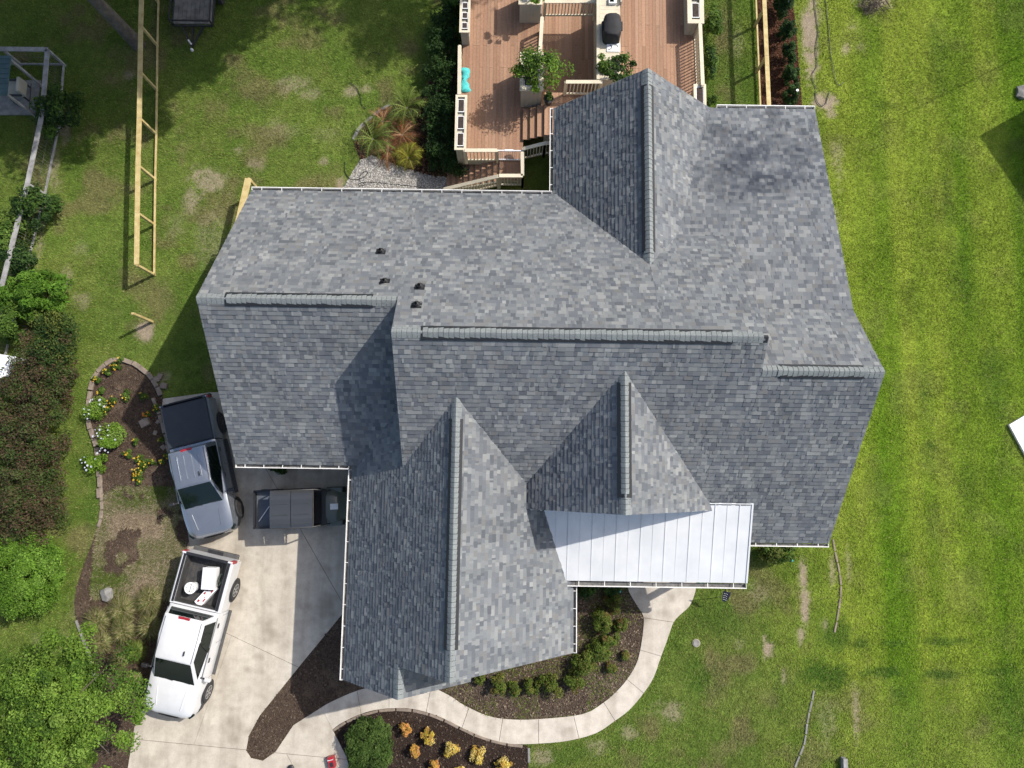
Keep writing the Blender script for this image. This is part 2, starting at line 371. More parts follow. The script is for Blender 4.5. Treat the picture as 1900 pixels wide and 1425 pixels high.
# -------- lawn: one sheet reaching the horizon
def axis(a, b, step): 
    core = np.arange(a, b+step/2, step)
    lo = a-np.array([400, 200, 100, 50, 25, 12, 6, 3, 1.2])[:]; hi = b+np.array([1.2, 3, 6, 12, 25, 50, 100, 200, 400])
    return np.concatenate([lo, core, hi])
gx, gy = axis(-24, 24, .14), axis(-15, 24, .14)
X, Y = np.meshgrid(gx, gy); xr, yr = X.ravel(), Y.ravel()
hard = np.zeros(xr.shape, bool)
for k in ('dr', 'wk'): hard |= in_poly(xr, yr, WP[k])
zr = (vnoise(xr, yr, .5, 3)-.5)*.03+(vnoise(xr, yr, 3.5, 2)-.5)*.012-.012
zr = np.where((np.abs(xr) > 26) | (np.abs(yr) > 26), -.012, np.minimum(zr, -.001))
nx, ny = len(gx), len(gy); ii = np.arange(nx*ny).reshape(ny, nx)
Fq = np.stack([ii[:-1, :-1], ii[:-1, 1:], ii[1:, 1:], ii[1:, :-1]], -1).reshape(-1, 4)
V = np.stack([xr, yr, zr], 1)
lm, t, p, o_ = nodes('turf')
a1 = t.nodes.new('ShaderNodeAttribute'); a1.attribute_name = 'turf'
c = mixc(t, a1.outputs['Color'], ramp(t, add_noise(t, 22, 4, .8).outputs[0], (.5,)*3, (1.35,)*3, .3, .7).outputs[0], 1.0, 'MULTIPLY')
c = mixc(t, c, ramp(t, add_noise(t, 4, 4, .7).outputs[0], (.8,)*3, (1.15,)*3, .3, .7).outputs[0], 1.0, 'MULTIPLY')
t.links.new(c, p.inputs['Base Color']); p.inputs['Roughness'].default_value = 1; p.inputs['Specular IOR Level'].default_value = .1
bumpn(t, p, add_noise(t, 28, 4, .8).outputs[0], .9, .05)
lawn = mesh_np('lawn', V, Fq, None, lm); tag(lawn, kind='structure'); lawn.data.shade_smooth()
cl = lawn_colour(xr, yr)*.8; dm = ell_mask(xr, yr, DIRT)[:, None]; cl = cl*(1-dm)+DIRTC*dm
at_ = lawn.data.attributes.new('turf', 'FLOAT_COLOR', 'POINT'); cc = np.ones((len(xr), 4), np.float32); cc[:, :3] = cl; at_.data.foreach_set('color', cc.ravel())

# -------- grass blades
def blades(n, x0, x1, y0, y1, size=(.04, .095)):
    x = rng.uniform(x0, x1, n); y = rng.uniform(y0, y1, n)
    keep = np.ones(n, bool)
    for k in WP: keep &= ~in_poly(x, y, WP[k])
    hx = ((x > -9.2) & (x < 10.8) & (y > -1.9) & (y < 10)) | ((x > -5.2) & (x < 1.9) & (y > -6.5) & (y < 3)) | ((x > 1.7) & (x < 10.8) & (y > 5) & (y < 13)) | ((x > -1.9) & (x < 7.2) & (y > 9) & (y < 20))
    keep &= ~hx
    d = ell_mask(x, y, DIRT); keep &= rng.random(n) > d*1.15
    x, y, d = x[keep], y[keep], d[keep]; n = len(x)
    c = lawn_colour(x, y)*rng.uniform(.72, 1.32, (n, 1)); straw = rng.random(n) < .07
    c[straw] = np.array([.28, .25, .10])*rng.uniform(.7, 1.2, (straw.sum(), 1))
    L = rng.uniform(*size, n); a = rng.uniform(0, 2*PI, n); w = rng.uniform(.008, .017, n); ln = rng.uniform(.5, 1.1, n)
    dx, dy = np.cos(a), np.sin(a)
    b0 = np.stack([x-dy*w, y+dx*w, np.full(n, -.012)], 1); b1 = np.stack([x+dy*w, y-dx*w, np.full(n, -.012)], 1)
    tp = np.stack([x+dx*L*ln, y+dy*L*ln, L*.55+.01], 1)
    V = np.stack([b0, b1, tp], 1).reshape(-1, 3); Fq = np.arange(3*n).reshape(-1, 3)
    return V, Fq, c
V, Fq, c = blades(1150000, -23, 23, -13, 22.5)
g = mesh_np('grass', V, Fq, c, M['blade']); tag(g, 'short mown lawn grass around the house', 'grass', kind='stuff')

# -------- beds, gravel, pads
def sheet(name, P, z, mat, parent=None, rough=.02, label=None):
    o = MB().prism(P, -.15, z).build(name, mat, parent); tag(o, kind='structure'); return o
sheet('mulch_bed', WP['bl'], .012, M['mulch'])
sheet('mulch_bed', WP['bf'], .012, M['mulch_dry'])
sheet('mulch_bed', WP['bm'], .010, M['mulch'])
sheet('mulch_bed', WP['bb'], .012, M['mulch_dark'])
sheet('mulch_bed', WP['br'], .010, M['mulch_red'])
sheet('mulch_bed', WP['bs'], .008, M['mulch_dark'])
sheet('gravel_ground', WP['gr'], .013, M['gravelbed'])
def chips(name, P, n, cols, size, mat, label, cat, z=.012, thick=.35):
    xs = [p[0] for p in P]; ys = [p[1] for p in P]
    x = rng.uniform(min(xs), max(xs), n*3); y = rng.uniform(min(ys), max(ys), n*3); k = in_poly(x, y, P); x, y = x[k][:n], y[k][:n]; n = len(x)
    a = rng.uniform(0, 2*PI, n); L = rng.uniform(size[0], size[1], n); wd = L*rng.uniform(.25, .8, n); ti = rng.normal(0, thick, n)
    ux, uy = np.cos(a), np.sin(a); zz = z+rng.uniform(.003, .018, n)
    def c(su, sv): return np.stack([x+ux*L*su-uy*wd*sv, y+uy*L*su+ux*wd*sv, zz+L*su*ti+.004], 1)
    top = c(0, 0)+np.array([0, 0, 1])*(L*.28)[:, None]
    q = [c(-.5, -.5), c(.5, -.5), c(.5, .5), c(-.5, .5), top]
    V = np.stack(q, 1).reshape(-1, 3); b = np.arange(n)[:, None]*5
    Fq = np.concatenate([b+np.array([[0, 1, 4]]), b+np.array([[1, 2, 4]]), b+np.array([[2, 3, 4]]), b+np.array([[3, 0, 4]])])
    cc = np.array(cols)[rng.integers(0, len(cols), n)]*rng.uniform(.7, 1.3, (n, 1))
    o = mesh_np(name, V, Fq, np.tile(cc, (4, 1)), mat); tag(o, label, cat, kind='stuff')
    return o
BR = [(.06, .042, .03), (.085, .06, .042), (.04, .028, .02), (.11, .082, .058)]
chips('mulch', WP['bl'], 9000, BR, (.03, .075), M['chip'], 'brown bark mulch in the left flower bed', 'mulch')
chips('mulch', WP['bf'], 8000, BR+[(.22, .17, .12)], (.03, .075), M['chip'], 'dry brown mulch inside the curve of the walkway', 'mulch')
chips('mulch', WP['bm'], 3500, BR, (.03, .08), M['chip'], 'bark mulch in the wedge between driveway and house', 'mulch')
chips('mulch', WP['bb'], 5000, [(.04, .028, .022), (.06, .04, .03), (.025, .017, .013), (.10, .075, .055)], (.03, .08), M['chip'], 'dark mulch under the golden shrubs', 'mulch')
chips('mulch', WP['br'], 4000, [(.08, .034, .017), (.06, .025, .014), (.11, .055, .03)], (.03, .08), M['chip'], 'reddish mulch along the right fence frame', 'mulch')
chips('mulch', WP['bs'], 3500, [(.05, .033, .022), (.09, .05, .03), (.16, .08, .04)], (.03, .1), M['chip'], 'dark leaf litter under the sago palms', 'mulch')
chips('gravel', WP['gr'], 9000, [(.42, .40, .36), (.30, .28, .26), (.5, .48, .45), (.2, .19, .17)], (.025, .06), M['gravel'], 'pale gravel patch behind the house', 'gravel')

# -------- driveway slabs and walkway slabs
def half(P, a, b, off):
    """keep the part of polygon P to the left of line a->b shifted by off to the left"""
    a = Vector(a); b = Vector(b); d = (b-a).normalized(); n = Vector((-d.y, d.x)); a = a+n*off
    out = []; k = len(P)
    for i in range(k):
        p, q = Vector(P[i]), Vector(P[(i+1) % k]); sp, sq = (p-a).dot(n), (q-a).dot(n)
        if sp >= 0: out.append(tuple(p))
        if (sp > 0) != (sq > 0) and abs(sp-sq) > 1e-9: out.append(tuple(p+(q-p)*(sp/(sp-sq))))
    return out
drive = bpy.data.objects.new('driveway', None); COL.objects.link(drive); tag(drive, kind='structure')
g1 = (at2(428, 1178), at2(553, 1237)); g2 = (at2(250, 1371), at2(459, 1391)); g3 = (at2(555, 977), at2(639, 1124)); g4 = (at2(517, 910), at2(555, 977)); 
gg = .008
P0 = WP['dr']
north = half(P0, *g1, gg) ; south = half(P0, g1[1], g1[0], gg)
east = half(north, *g3, gg); west = half(north, g3[1], g3[0], gg)
apron = half(south, g2[1], g2[0], gg); mid = half(south, *g2, gg)
j5 = (at2(524, 1383), at2(560, 1450))
ap_w = half(apron, j5[1], j5[0], gg); ap_e = half(apron, *j5, gg)
j6 = (at2(429, 1182), at2(348, 1418)); mid_w = half(mid, j6[1], j6[0], .004); mid_e = half(mid, *j6, .004)
j7 = (at2(350, 1010), at2(600, 1010))
for P in (east, west, mid_w, mid_e, ap_w, ap_e):
    if len(P) > 2: MB().prism(P, -.1, .035).build('slab', M['concrete'], drive)
sheet('joint_soil', [(p[0], p[1]) for p in P0], .012, M['mulch_dark'], drive)
walk = bpy.data.objects.new('walkway', None); COL.objects.link(walk); tag(walk, kind='structure')
JT = [((597,1312),(617,1353)),((663,1281),(670,1324)),((722,1268),(722,1314)),((799,1276),(791,1320)),((870,1313),(857,1350)),((933,1332),(926,1375)),((999,1334),(999,1379)),((1064,1327),(1074,1369)),((1120,1303),(1141,1337)),((1163,1260),(1193,1285)),((1189,1206),(1228,1218)),((1194,1146),(1249,1154)),((1160,1040),(1292,1040))]
def arc(Pl, q):
    best = (1e9, 0)
    s = 0
    for i in range(len(Pl)-1):
        a, b = Vector(Pl[i]), Vector(Pl[i+1]); L = (b-a).length; tt = max(0, min(1, (Vector(q)-a).dot(b-a)/(L*L)))
        d = (a+(b-a)*tt-Vector(q)).length
        if d < best[0]: best = (d, s+L*tt)
        s += L
    return best[1]
def sub(Pl, s0, s1):
    out = []; s = 0
    def pt(sv):
        ss = 0
        for i in range(len(Pl)-1):
            a, b = Vector(Pl[i]), Vector(Pl[i+1]); L = (b-a).length
            if ss+L >= sv-1e-6: return tuple(a+(b-a)*max(0, min(1, (sv-ss)/L)))
            ss += L
        return tuple(Pl[-1])
    out.append(pt(s0))
    for i in range(1, len(Pl)-1):
        s += (Vector(Pl[i])-Vector(Pl[i-1])).length
        if s0+.05 < s < s1-.05: out.append(tuple(Pl[i]))
    out.append(pt(s1)); return out
UW = [tuple(v) for v in smoothpath(poly(U_WALK), 3)]; LW = [tuple(v) for v in smoothpath(poly(L_WALK), 3)]
for (a, b), (c_, d) in zip(JT[:-1], JT[1:]):
    u = sub(UW, arc(UW, at2(*a))+.006, arc(UW, at2(*c_))-.006); l = sub(LW, arc(LW, at2(*b))+.006, arc(LW, at2(*d))-.006)
    MB().prism([tuple(q) for q in u]+[tuple(q) for q in l[::-1]], -.1, .045).build('slab', M['walk'], walk, bevel=.006, seg=1)
MB().prism([tuple(q) for q in UW]+[tuple(q) for q in LW[::-1]], -.12, .018).build('joint_soil', M['mulch_dark'], walk)

# ================================================================== HOUSE
XB, XA, XAr, XC = -9.615, -3.508, 7.426, 11.094
YA, hA, s_f, s_r = 3.987, 8.174, .7906, .7732
YBf, YBr, YCf, YL = .164, 10.095, -2.30, 13.496
YB, hB = 5.127, 7.293
YC = 3.11; hC = hA-s_f*(YA-YC)
Yk = 5.371; hk = hC-s_r*(Yk-YC); sL = .2719; hL = hk-sL*(YL-Yk)
XD, hD, wD, sD = 4.415, 6.056, 2.993, .9082
XE, hE, wE, sE, YE = -1.683, 6.813, 3.895, .9411, -6.104
Xg, YG = -3.422, -7.094; hg = hE-sE*(XE-Xg)
XF, hF, sF, YF, wF = 3.362, 7.428, .9501, -1.193, 3.525
YEi, YFi, YDi = 2.266, 3.044, 6.727
house = empty('house', (0, 2, 0), 'large house with grey shingle roof, several gables and a white metal porch roof', 'house')

# each slope: eave-left corner, along-eave direction, up-slope (horizontal) direction, eave length, run, eave height, pitch
SL = []
def slope(x0, x1, y0, y1, side, h_hi, pitch):
    """rectangle in plan; side = direction in which it falls: S N W E; h_hi = height at the high edge"""
    if side == 'S': O = Vector((x0, y0, h_hi-pitch*(y1-y0))); U = Vector((1, 0, 0)); Vh = Vector((0, 1, 0)); lu, run = x1-x0, y1-y0
    if side == 'N': O = Vector((x1, y1, h_hi-pitch*(y1-y0))); U = Vector((-1, 0, 0)); Vh = Vector((0, -1, 0)); lu, run = x1-x0, y1-y0
    if side == 'W': O = Vector((x0, y1, h_hi-pitch*(x1-x0))); U = Vector((0, -1, 0)); Vh = Vector((1, 0, 0)); lu, run = y1-y0, x1-x0
    if side == 'E': O = Vector((x1, y0, h_hi-pitch*(x1-x0))); U = Vector((0, 1, 0)); Vh = Vector((-1, 0, 0)); lu, run = y1-y0, x1-x0
    SL.append(dict(b=(x0, x1, y0, y1), side=side, O=O, U=U, Vh=Vh, lu=lu, run=run, pitch=pitch, hi=h_hi))
rear = lambda y: hA-s_r*(y-YA)
slope(XB, XA, YBf, YB, 'S', hB, (hB-3.369)/(YB-YBf))
slope(XB, XA, YB, YBr, 'N', hB, s_r)
slope(XA, 4.4, YA, YBr, 'N', hA, s_r)
slope(4.4, XAr, YA, YBr, 'N', hA, s_r)
slope(XA, XAr, YCf, YA, 'S', hA, s_f)
slope(XAr, XC, YCf, YC, 'S', hC, s_f)
slope(XAr-.35, XC, YC, Yk, 'N', hC, s_r)
slope(4.4, XC, Yk, YL, 'N', hk, sL)
slope(XD-wD, XD, 6.2, YL, 'W', hD, sD)
slope(XD, XD+wD, 6.2, YL, 'E', hD, sD)
slope(XE-wE, XE, YE, 2.5, 'W', hE, sE)
slope(XE-wE, Xg, YG, YE, 'W', hg, sE)
slope(XE, XE+wE, YE, 2.5, 'E', hE, sE)
slope(Xg, 2*Xg-(XE-wE), YG, YE+.25, 'E', hg, sE)
slope(XF-wF, XF, YF, 3.2, 'W', hF, sF)
slope(XF, XF+wF, YF, 3.2, 'E', hF, sF)
def zs(s, x, y):
    x0, x1, y0, y1 = s['b']; p = s['pitch']
    if s['side'] == 'S': z = s['hi']-p*(y1-y)
    if s['side'] == 'N': z = s['hi']-p*(y-y0)
    if s['side'] == 'W': z = s['hi']-p*(x1-x)
    if s['side'] == 'E': z = s['hi']-p*(x-x0)
    return np.where((x >= x0-.01) & (x <= x1+.01) & (y >= y0-.01) & (y <= y1+.01), z, -9.0)
def roof_z(x, y): return np.max([zs(s, x, y) for s in SL], axis=0)

PAL = np.array([(.052,.060,.074),(.075,.083,.098),(.098,.106,.118),(.125,.133,.140),(.150,.157,.160),(.180,.186,.184),(.215,.220,.212),(.125,.122,.118)])
PW = np.array([.10,.15,.19,.19,.15,.10,.05,.07])
TV, TC, TA = [], [], []          # tab corner arrays (n,8,3), colours, centre
EXP = .152
for s in SL:
    cosp = 1/math.sqrt(1+s['pitch']**2); Vd = (s['Vh']+Vector((0, 0, s['pitch'])))*cosp; N = s['U'].cross(Vd)
    Lv = s['run']/cosp; U = np.array(s['U']); Vn = np.array(Vd); Nn = np.array(N); O = np.array(s['O'])
    rows = int(math.ceil(Lv/EXP))
    for r in range(rows):
        v0 = r*EXP; v1 = min(v0+EXP+.03, Lv)
        u = -rng.uniform(0, .3); us = []
        while u < s['lu']:
            w = rng.choice([.06, .09, .12, .15, .19, .25]); us.append((max(u, 0), min(u+w, s['lu']))); u += w
        us = np.array([q for q in us if q[1]-q[0] > .015]); n = len(us)
        thick = np.where(rng.random(n) < .6, .027, .015)+rng.uniform(-.0005, .001, n)
        jag = np.where(thick > .02, 0, rng.uniform(0, .006, n))
        def cor(uu, vv, nn): return O+uu[:, None]*U+np.broadcast_to(vv, (n,))[:, None]*Vn+np.broadcast_to(nn, (n,))[:, None]*Nn
        q = np.stack([cor(us[:, 0], v0+jag, thick), cor(us[:, 1], v0+jag, thick), cor(us[:, 1], v1, .004), cor(us[:, 0], v1, .004),
                      cor(us[:, 0], v0+jag, -.004), cor(us[:, 1], v0+jag, -.004), cor(us[:, 1], v1, -.004), cor(us[:, 0], v1, -.004)], 1)
        cen = q[:, :4].mean(1)
        vis = cen[:, 2] > roof_z(cen[:, 0], cen[:, 1])-.16
        # keep one hidden rim so valleys close
        blot = vnoise(cen[:, 0]*1.0+cen[:, 2], cen[:, 1]*1.0, 1.6, 2)
        idx = rng.choice(len(PAL), n, p=PW)
        c = PAL[idx]; c = (c*.60+np.array([.124, .129, .129])*.40)*np.array([1.0, 1.0, 1.0])*1.12*(0.86+.28*blot)[:, None]*rng.uniform(.94, 1.06, (n, 1))
        c = np.where((thick < .02)[:, None], c*1.08, c)
        TV.append(q[vis]); TC.append(c[vis]); TA.append(cen[vis])
TV = np.concatenate(TV); TC = np.concatenate(TC); TA = np.concatenate(TA)
wid = np.linalg.norm(TV[:, 1]-TV[:, 0], axis=1)
score = wid/np.maximum(1, (H-TA[:, 2]))**2
covered = TA[:, 2] < roof_z(TA[:, 0], TA[:, 1])-.015
ridgey = np.zeros(len(TA), bool)
score[covered] = 0
order = np.argsort(-score)
sel = order[:300]; rest = order[300:]
FT = np.array([[0,1,2,3],[4,5,1,0],[5,6,2,1],[7,4,0,3]])
roof_parts = []
for s in SL:
    cosp = 1/math.sqrt(1+s['pitch']**2); O = s['O']; A = O; B = O+s['U']*s['lu']; up = s['Vh']*s['run']+Vector((0, 0, s['pitch']*s['run']))
    m = MB(); dz = Vector((0, 0, -.006)); dn = Vector((0, 0, -.17))
    q = [A, B, B+up, A+up]
    m.v = [tuple(p+dz) for p in q]+[tuple(p+dn) for p in q]
    m.f = [(0,1,2,3),(7,6,5,4),(4,5,1,0),(5,6,2,1),(6,7,3,2),(7,4,0,3)]
    roof_parts.append(m.build('roof_slope', M['trim'], house))
main_slope = roof_parts[4]
V = TV[rest].reshape(-1, 3); b = (np.arange(len(rest))*8)[:, None, None]
Fq = (b+FT[None]).reshape(-1, 4)
sf = mesh_np('shingle_field', V, Fq, np.repeat(TC[rest], 4, axis=0), M['shingle'], house); tag(sf, kind='stuff')
for i in sel:
    o = mesh_np('shingle', TV[i], FT, np.repeat(TC[i:i+1], 4, axis=0), M['shingle'], main_slope)

# ridges: dark vent strip with the cap shingles on it
def ridge(a, b, sl_a, sl_b, v0, v1):
    """a->b ridge line; slopes left/right (drop per metre); vent section from v0 to v1 metres"""
    a = Vector(a); b = Vector(b); d = (b-a); L = d.length; d.normalize(); side = Vector((-d.y, d.x, 0))
    w = .165
    def prof(base, t, rise=0):
        lift = rise
        return [side*(w*k)+Vector((0, 0, base+lift-abs(k)**1.2*w*((sl_a if k > 0 else sl_b))*.92)) for k in (-1, -.6, -.25, 0, .25, .6, 1)]
    m = MB()
    body = [Vector((p.x*1.27, p.y*1.27, p.z-.006)) for p in prof(.024, 0)]+[Vector((p.x*1.27, p.y*1.27, p.z-.07)) for p in prof(.024, 0)[::-1]]
    if v1 > v0: m.extr([p*1.0 for p in body], a+d*v0, a+d*v1)
    under_ = [Vector((p.x*.96, p.y*.96, p.z-.014)) for p in prof(.024, 0)]
    m.extr(under_+[p-Vector((0, 0, .05)) for p in under_[::-1]], a+d*.02, b-d*.02)
    r = m.build('ridge_vent', M['vent'], house)
    n = int(L/EXP); meshes = {}
    for i in range(n):
        p = a+d*(i*EXP); raised = v0-.01 <= i*EXP < v1
        if raised not in meshes:
            base = .040 if raised else .018
            q = MB(); P0 = prof(base, 0); P1 = prof(base+.004, 0)
            th = Vector((0, 0, -.009))
            rows0 = [x*.97 if False else x for x in P0]; rows1 = [x+d*(EXP-.012) for x in P1]
            q.grid([rows0, rows1]); n0 = len(P0)
            q.grid([rows1, [x+th-Vector((0, 0, .012)) for x in rows1]])
            q.quad(P0[0], rows1[0], rows1[0]+th, P0[0]+th); q.quad(rows1[-1], P0[-1], P0[-1]+th, rows1[-1]+th)
            me = bpy.data.meshes.new('ridge_cap'); me.from_pydata(q.v, [], q.f); me.update(); me.shade_smooth(); me.set_sharp_from_angle(angle=math.radians(50)); me.materials.append(M['cap']); meshes[raised] = me
        o = bpy.data.objects.new('ridge_cap', meshes[raised]); COL.objects.link(o); o.parent = r; o.location = p-house.location+Vector((0, random.uniform(-.004, .004), random.uniform(0, .002)))
    return r
ridge((XB, YB, hB), (XA, YB, hB), s_r, .79, .85, 5.35)
ridge((XA, YA, hA), (XAr, YA, hA), s_r, s_f, .85, 9.9)
ridge((XC, YC, hC), (XAr, YC, hC), s_f, s_r, .6, 3.1)
ridge((XD, YL, hD), (XD, YDi-.1, hD), sD, sD, .55, 6.3)
ridge((XE, YE, hE), (XE, YEi+.05, hE), sE, sE, .9, 7.7)
ridge((XF, YF, hF), (XF, YFi+.05, hF), sF, sF, .5, 3.9)
ridge((Xg, YG, hg), (Xg, YE+.1, hg), sE, sE, 0, 0)

# gutters with hangers
def gutter(a, b, out, n, w=.105, mat=None):
    a = Vector(a); b = Vector(b); o_ = Vector(out); d = (b-a).normalized()
    m = MB(); t = .012
    # back, floor, front lip
    for off, z0, z1, th in ((w-t, -.13, .012, t),):
        m.extr([o_*off+Vector((0, 0, z0)), o_*(off+th)+Vector((0, 0, z0)), o_*(off+th)+Vector((0, 0, z1)), o_*off+Vector((0, 0, z1))], a, b)
    m.extr([o_*(w-t)+Vector((0, 0, .012)), o_*(w-t)+Vector((0, 0, .024)), o_*(w+.014)+Vector((0, 0, .024)), o_*(w+.014)+Vector((0, 0, .012))], a, b)
    for e in (a, b): m.extr([o_*.006+Vector((0, 0, -.13)), o_*w+Vector((0, 0, -.13)), o_*w+Vector((0, 0, .02)), o_*.006+Vector((0, 0, 0))], e-d*.006, e+d*.006)
    g = m.build('gutter', M['gutter'], house)
    f = MB().extr([o_*.018+Vector((0, 0, -.128)), o_*(w-t)+Vector((0, 0, -.128)), o_*(w-t)+Vector((0, 0, -.118)), o_*.018+Vector((0, 0, -.118))], a+d*.01, b-d*.01).build('gutter_floor', M['gutter_in'], g)
    for i in range(n):
        p = a+(b-a)*((i+.5)/n)
        MB().bar(p+o_*(-.02)+Vector((0, 0, .0)), p+o_*(w)+Vector((0, 0, .002)), .022, .010).build('gutter_hanger', M['gutter'], g)
    return g
ev = lambda s: s['O'].z
zb = 3.36
gutter((XB, YBf-.02, SL[0]['O'].z-.01), (XE-wE-.1, YBf-.02, SL[0]['O'].z-.01), (0, -1, 0), 6)
gutter((XB, YBr+.02, rear(YBr)-.01), (XD-wD-.05, YBr+.02, rear(YBr)-.01), (0, 1, 0), 15)
gutter((XD-wD-.02, YBr+.1, SL[8]['O'].z-.01), (XD-wD-.02, YL, SL[8]['O'].z-.01), (-1, 0, 0), 5)
gutter((XD+wD+.06, YL+.02, hL-.01), (XC, YL+.02, hL-.01), (0, 1, 0), 5)
gutter((XE-wE-.02, YG, SL[10]['O'].z-.01), (XE-wE-.02, YBf-.16, SL[10]['O'].z-.01), (-1, 0, 0), 10)
gutter((XE+wE+.02, YE, SL[12]['O'].z-.01), (XE+wE+.02, -3.75, SL[12]['O'].z-.01), (1, 0, 0), 4)
gutter((8.2, YCf-.02, SL[5]['O'].z-.01), (XC, YCf-.02, SL[5]['O'].z-.01), (0, -1, 0), 4)

# white standing-seam porch roof
def wz(y): return 4.22-.315*(-1.1-y)
YWt, YWb = -.95, -3.66
pr = MB()
def wpoly(x0, x1, yt, yb, th=.03, dz=0): 
    m = MB(); q = [(x0, yb, wz(yb)+dz), (x1, yb, wz(yb)+dz), (x1, yt, wz(yt)+dz), (x0, yt, wz(yt)+dz)]
    m.v = q+[(a, b, c-th) for a, b, c in q]; m.f = [(0,1,2,3),(7,6,5,4),(4,5,1,0),(5,6,2,1),(6,7,3,2),(7,4,0,3)]; return m
xw0, xw1 = 1.15, 8.12
deckp = wpoly(xw0, xw1, YWt-.05, YWb+.03, .16, -.02).build('porch_roof', M['trim'], house)
pn = 17; pw = (xw1-xw0)/pn
for i in range(pn):
    x0 = xw0+i*pw
    yt = YWt if x0 > XF+wF-.3 else YWt-.05
    pnl = wpoly(x0+.003, x0+pw-.003, yt, YWb, .016, .0)
    if i > 0: pnl.extr([(-.012, 0, 0), (.012, 0, 0), (.012, 0, .014 if i % 2 == 0 else .006), (-.012, 0, .014 if i % 2 == 0 else .006)], (x0, YWb+.01, wz(YWb)), (x0, yt-.02, wz(yt)))
    pnl.build('metal_panel', M['metalroof'], deckp)
MB().bar((xw1+.01, YWb, wz(YWb)+.012), (xw1+.01, YWt, wz(YWt)+.012), .06, .03).build('edge_flashing', M['metalroof'], deckp)
MB().bar((XF+wF-.2, YWt+.01, wz(YWt)+.02), (xw1+.03, YWt+.01, wz(YWt)+.02), .05, .03).build('edge_flashing', M['metalroof'], deckp)
gutter((1.95, YWb-.03, wz(YWb)-.05), (xw1+.02, YWb-.03, wz(YWb)-.05), (0, -1, 0), 7, w=.15)
for x in (2.6, 4.6, 6.3, 7.9): MB().box((x, YWb+.25, 1.6), (.2, .2, 3.2)).build('porch_post', M['trim'], house, bevel=.01)
MB().prism([(1.8, -3.5), (8.0, -3.5), (8.0, -.6), (1.8, -.6)], 0, .16).build('porch_floor', M['walk'], house)

# pipe vents
for px, py in ((707, 467), (714, 523), (779, 532), (773, 566)):
    # find the point on the roof under this pixel
    for k in range(0, 900):
        h = 9-k*.01; p = at(px, py, h)
        if roof_z(np.array([p.x]), np.array([p.y]))[0] >= h: break
    m = MB().lathe((p.x, p.y, p.z-.02), [(.15, -.08), (.12, .07), (.065, .12), (.06, .24), (.045, .25), (.04, .16)], 14)
    b_ = m.build('pipe_vent', M['black'], house, smooth=40)
    R = Matrix.Rotation(-math.atan(s_r), 3, 'X')
    MB().box((p.x, p.y, p.z+.022), (.32, .30, .014), R=R).build('flashing', M['vent'], b_)

# walls under the roof
def wall(prof, axis, a, b):
    m = MB()
    if axis == 'x': m.extr([(0, y, z) for y, z in prof], (a, 0, 0), (b, 0, 0))
    else: m.extr([(x, 0, z) for x, z in prof], (0, a, 0), (0, b, 0))
    return m.build('wall', M['wall'], house)
ov = .35; dn = .25
wall([(YBf+ov, 0), (YBr-ov, 0), (YBr-ov, rear(YBr)+.05), (YB, hB-dn), (YBf+ov, 3.4)], 'x', XB+.3, XA+.2)
wall([(YCf+ov+.2, 0), (9.6, 0), (9.6, 3.5), (YA, hA-dn), (YCf+ov+.2, 3.3)], 'x', XA+.25, XAr-.2)
wall([(YCf+ov, 0), (YL-ov, 0), (YL-ov, hL-.1), (Yk, hk-dn), (YC, hC-dn), (YCf+ov, 3.25)], 'x', XAr-.19, XC-.3)
wall([(XD-wD+ov, 0), (XD+wD-.2, 0), (XD+wD-.2, 3.25), (XD, hD-dn), (XD-wD+ov, 3.3)], 'y', 8, YL-ov+.003)
wall([(XE-wE+ov, 0), (XE+wE-ov, 0), (XE+wE-ov, 3.1), (XE, hE-dn), (XE-wE+ov, 3.1)], 'y', YE+.3, 2)
xr_ = 2*Xg-(XE-wE)
wall([(XE-wE+ov+.003, 0), (xr_-ov, 0), (xr_-ov, 3.1), (Xg, hg-dn), (XE-wE+ov+.003, 3.1)], 'y', YG+.3, YE+.5)
wall([(XF-wF+.6, 3.2), (XF+wF-.6, 3.2), (XF+wF-.6, 4.1), (XF, hF-dn), (XF-wF+.6, 4.1)], 'y', YF+.3, 2.4)
def window(c, w, h, axis, s):
    """small framed window on a wall face"""
    n = Vector((s, 0, 0)) if axis == 'x' else Vector((0, s, 0)); sz = (.04, w, h) if axis == 'x' else (w, .04, h)
    f = MB().box(Vector(c), sz).build('window', M['trim'], house)
    sz2 = (.03, w-.14, h-.14) if axis == 'x' else (w-.14, .03, h-.14)
    MB().box(Vector(c)+n*.012, sz2).build('pane', M['glass'], f)
for y in (2.0, 7.5): window((XB+.3, y, 1.8), 1.1, 1.3, 'x', -1)
for y in (1, 6, 10): window((XC-.3, y, 1.8), 1.1, 1.4, 'x', 1)
window((XF, YF+.3, 5.0), 1.2, 1.2, 'y', -1); window((XE+1.2, YE+.3, 1.9), 1.4, 1.5, 'y', -1); window((Xg, YG+.3, 1.9), 1.2, 1.4, 'y', -1); window((XF+5.8, YCf+ov, 1.9), 1.2, 1.5, 'y', -1)
for y in (-1.6, -4.4):
    gd = MB().box((XE-wE+ov, y, 1.15), (.06, 2.4, 2.3)).build('garage_door', M['whitemetal'], house)
    for k in range(4): MB().box((XE-wE+ov-.03, y, .3+k*.57), (.02, 2.3, .5)).build('door_panel', M['white'], gd, bevel=.01, seg=1)
dr = MB().box((4.8, -.72, 1.2), (1.0, .08, 2.1)).build('front_door', M['siding'], house)
MB().box((5.2, -.77, 1.2), (.04, .06, .15)).build('handle', M['blacksteel'], dr)

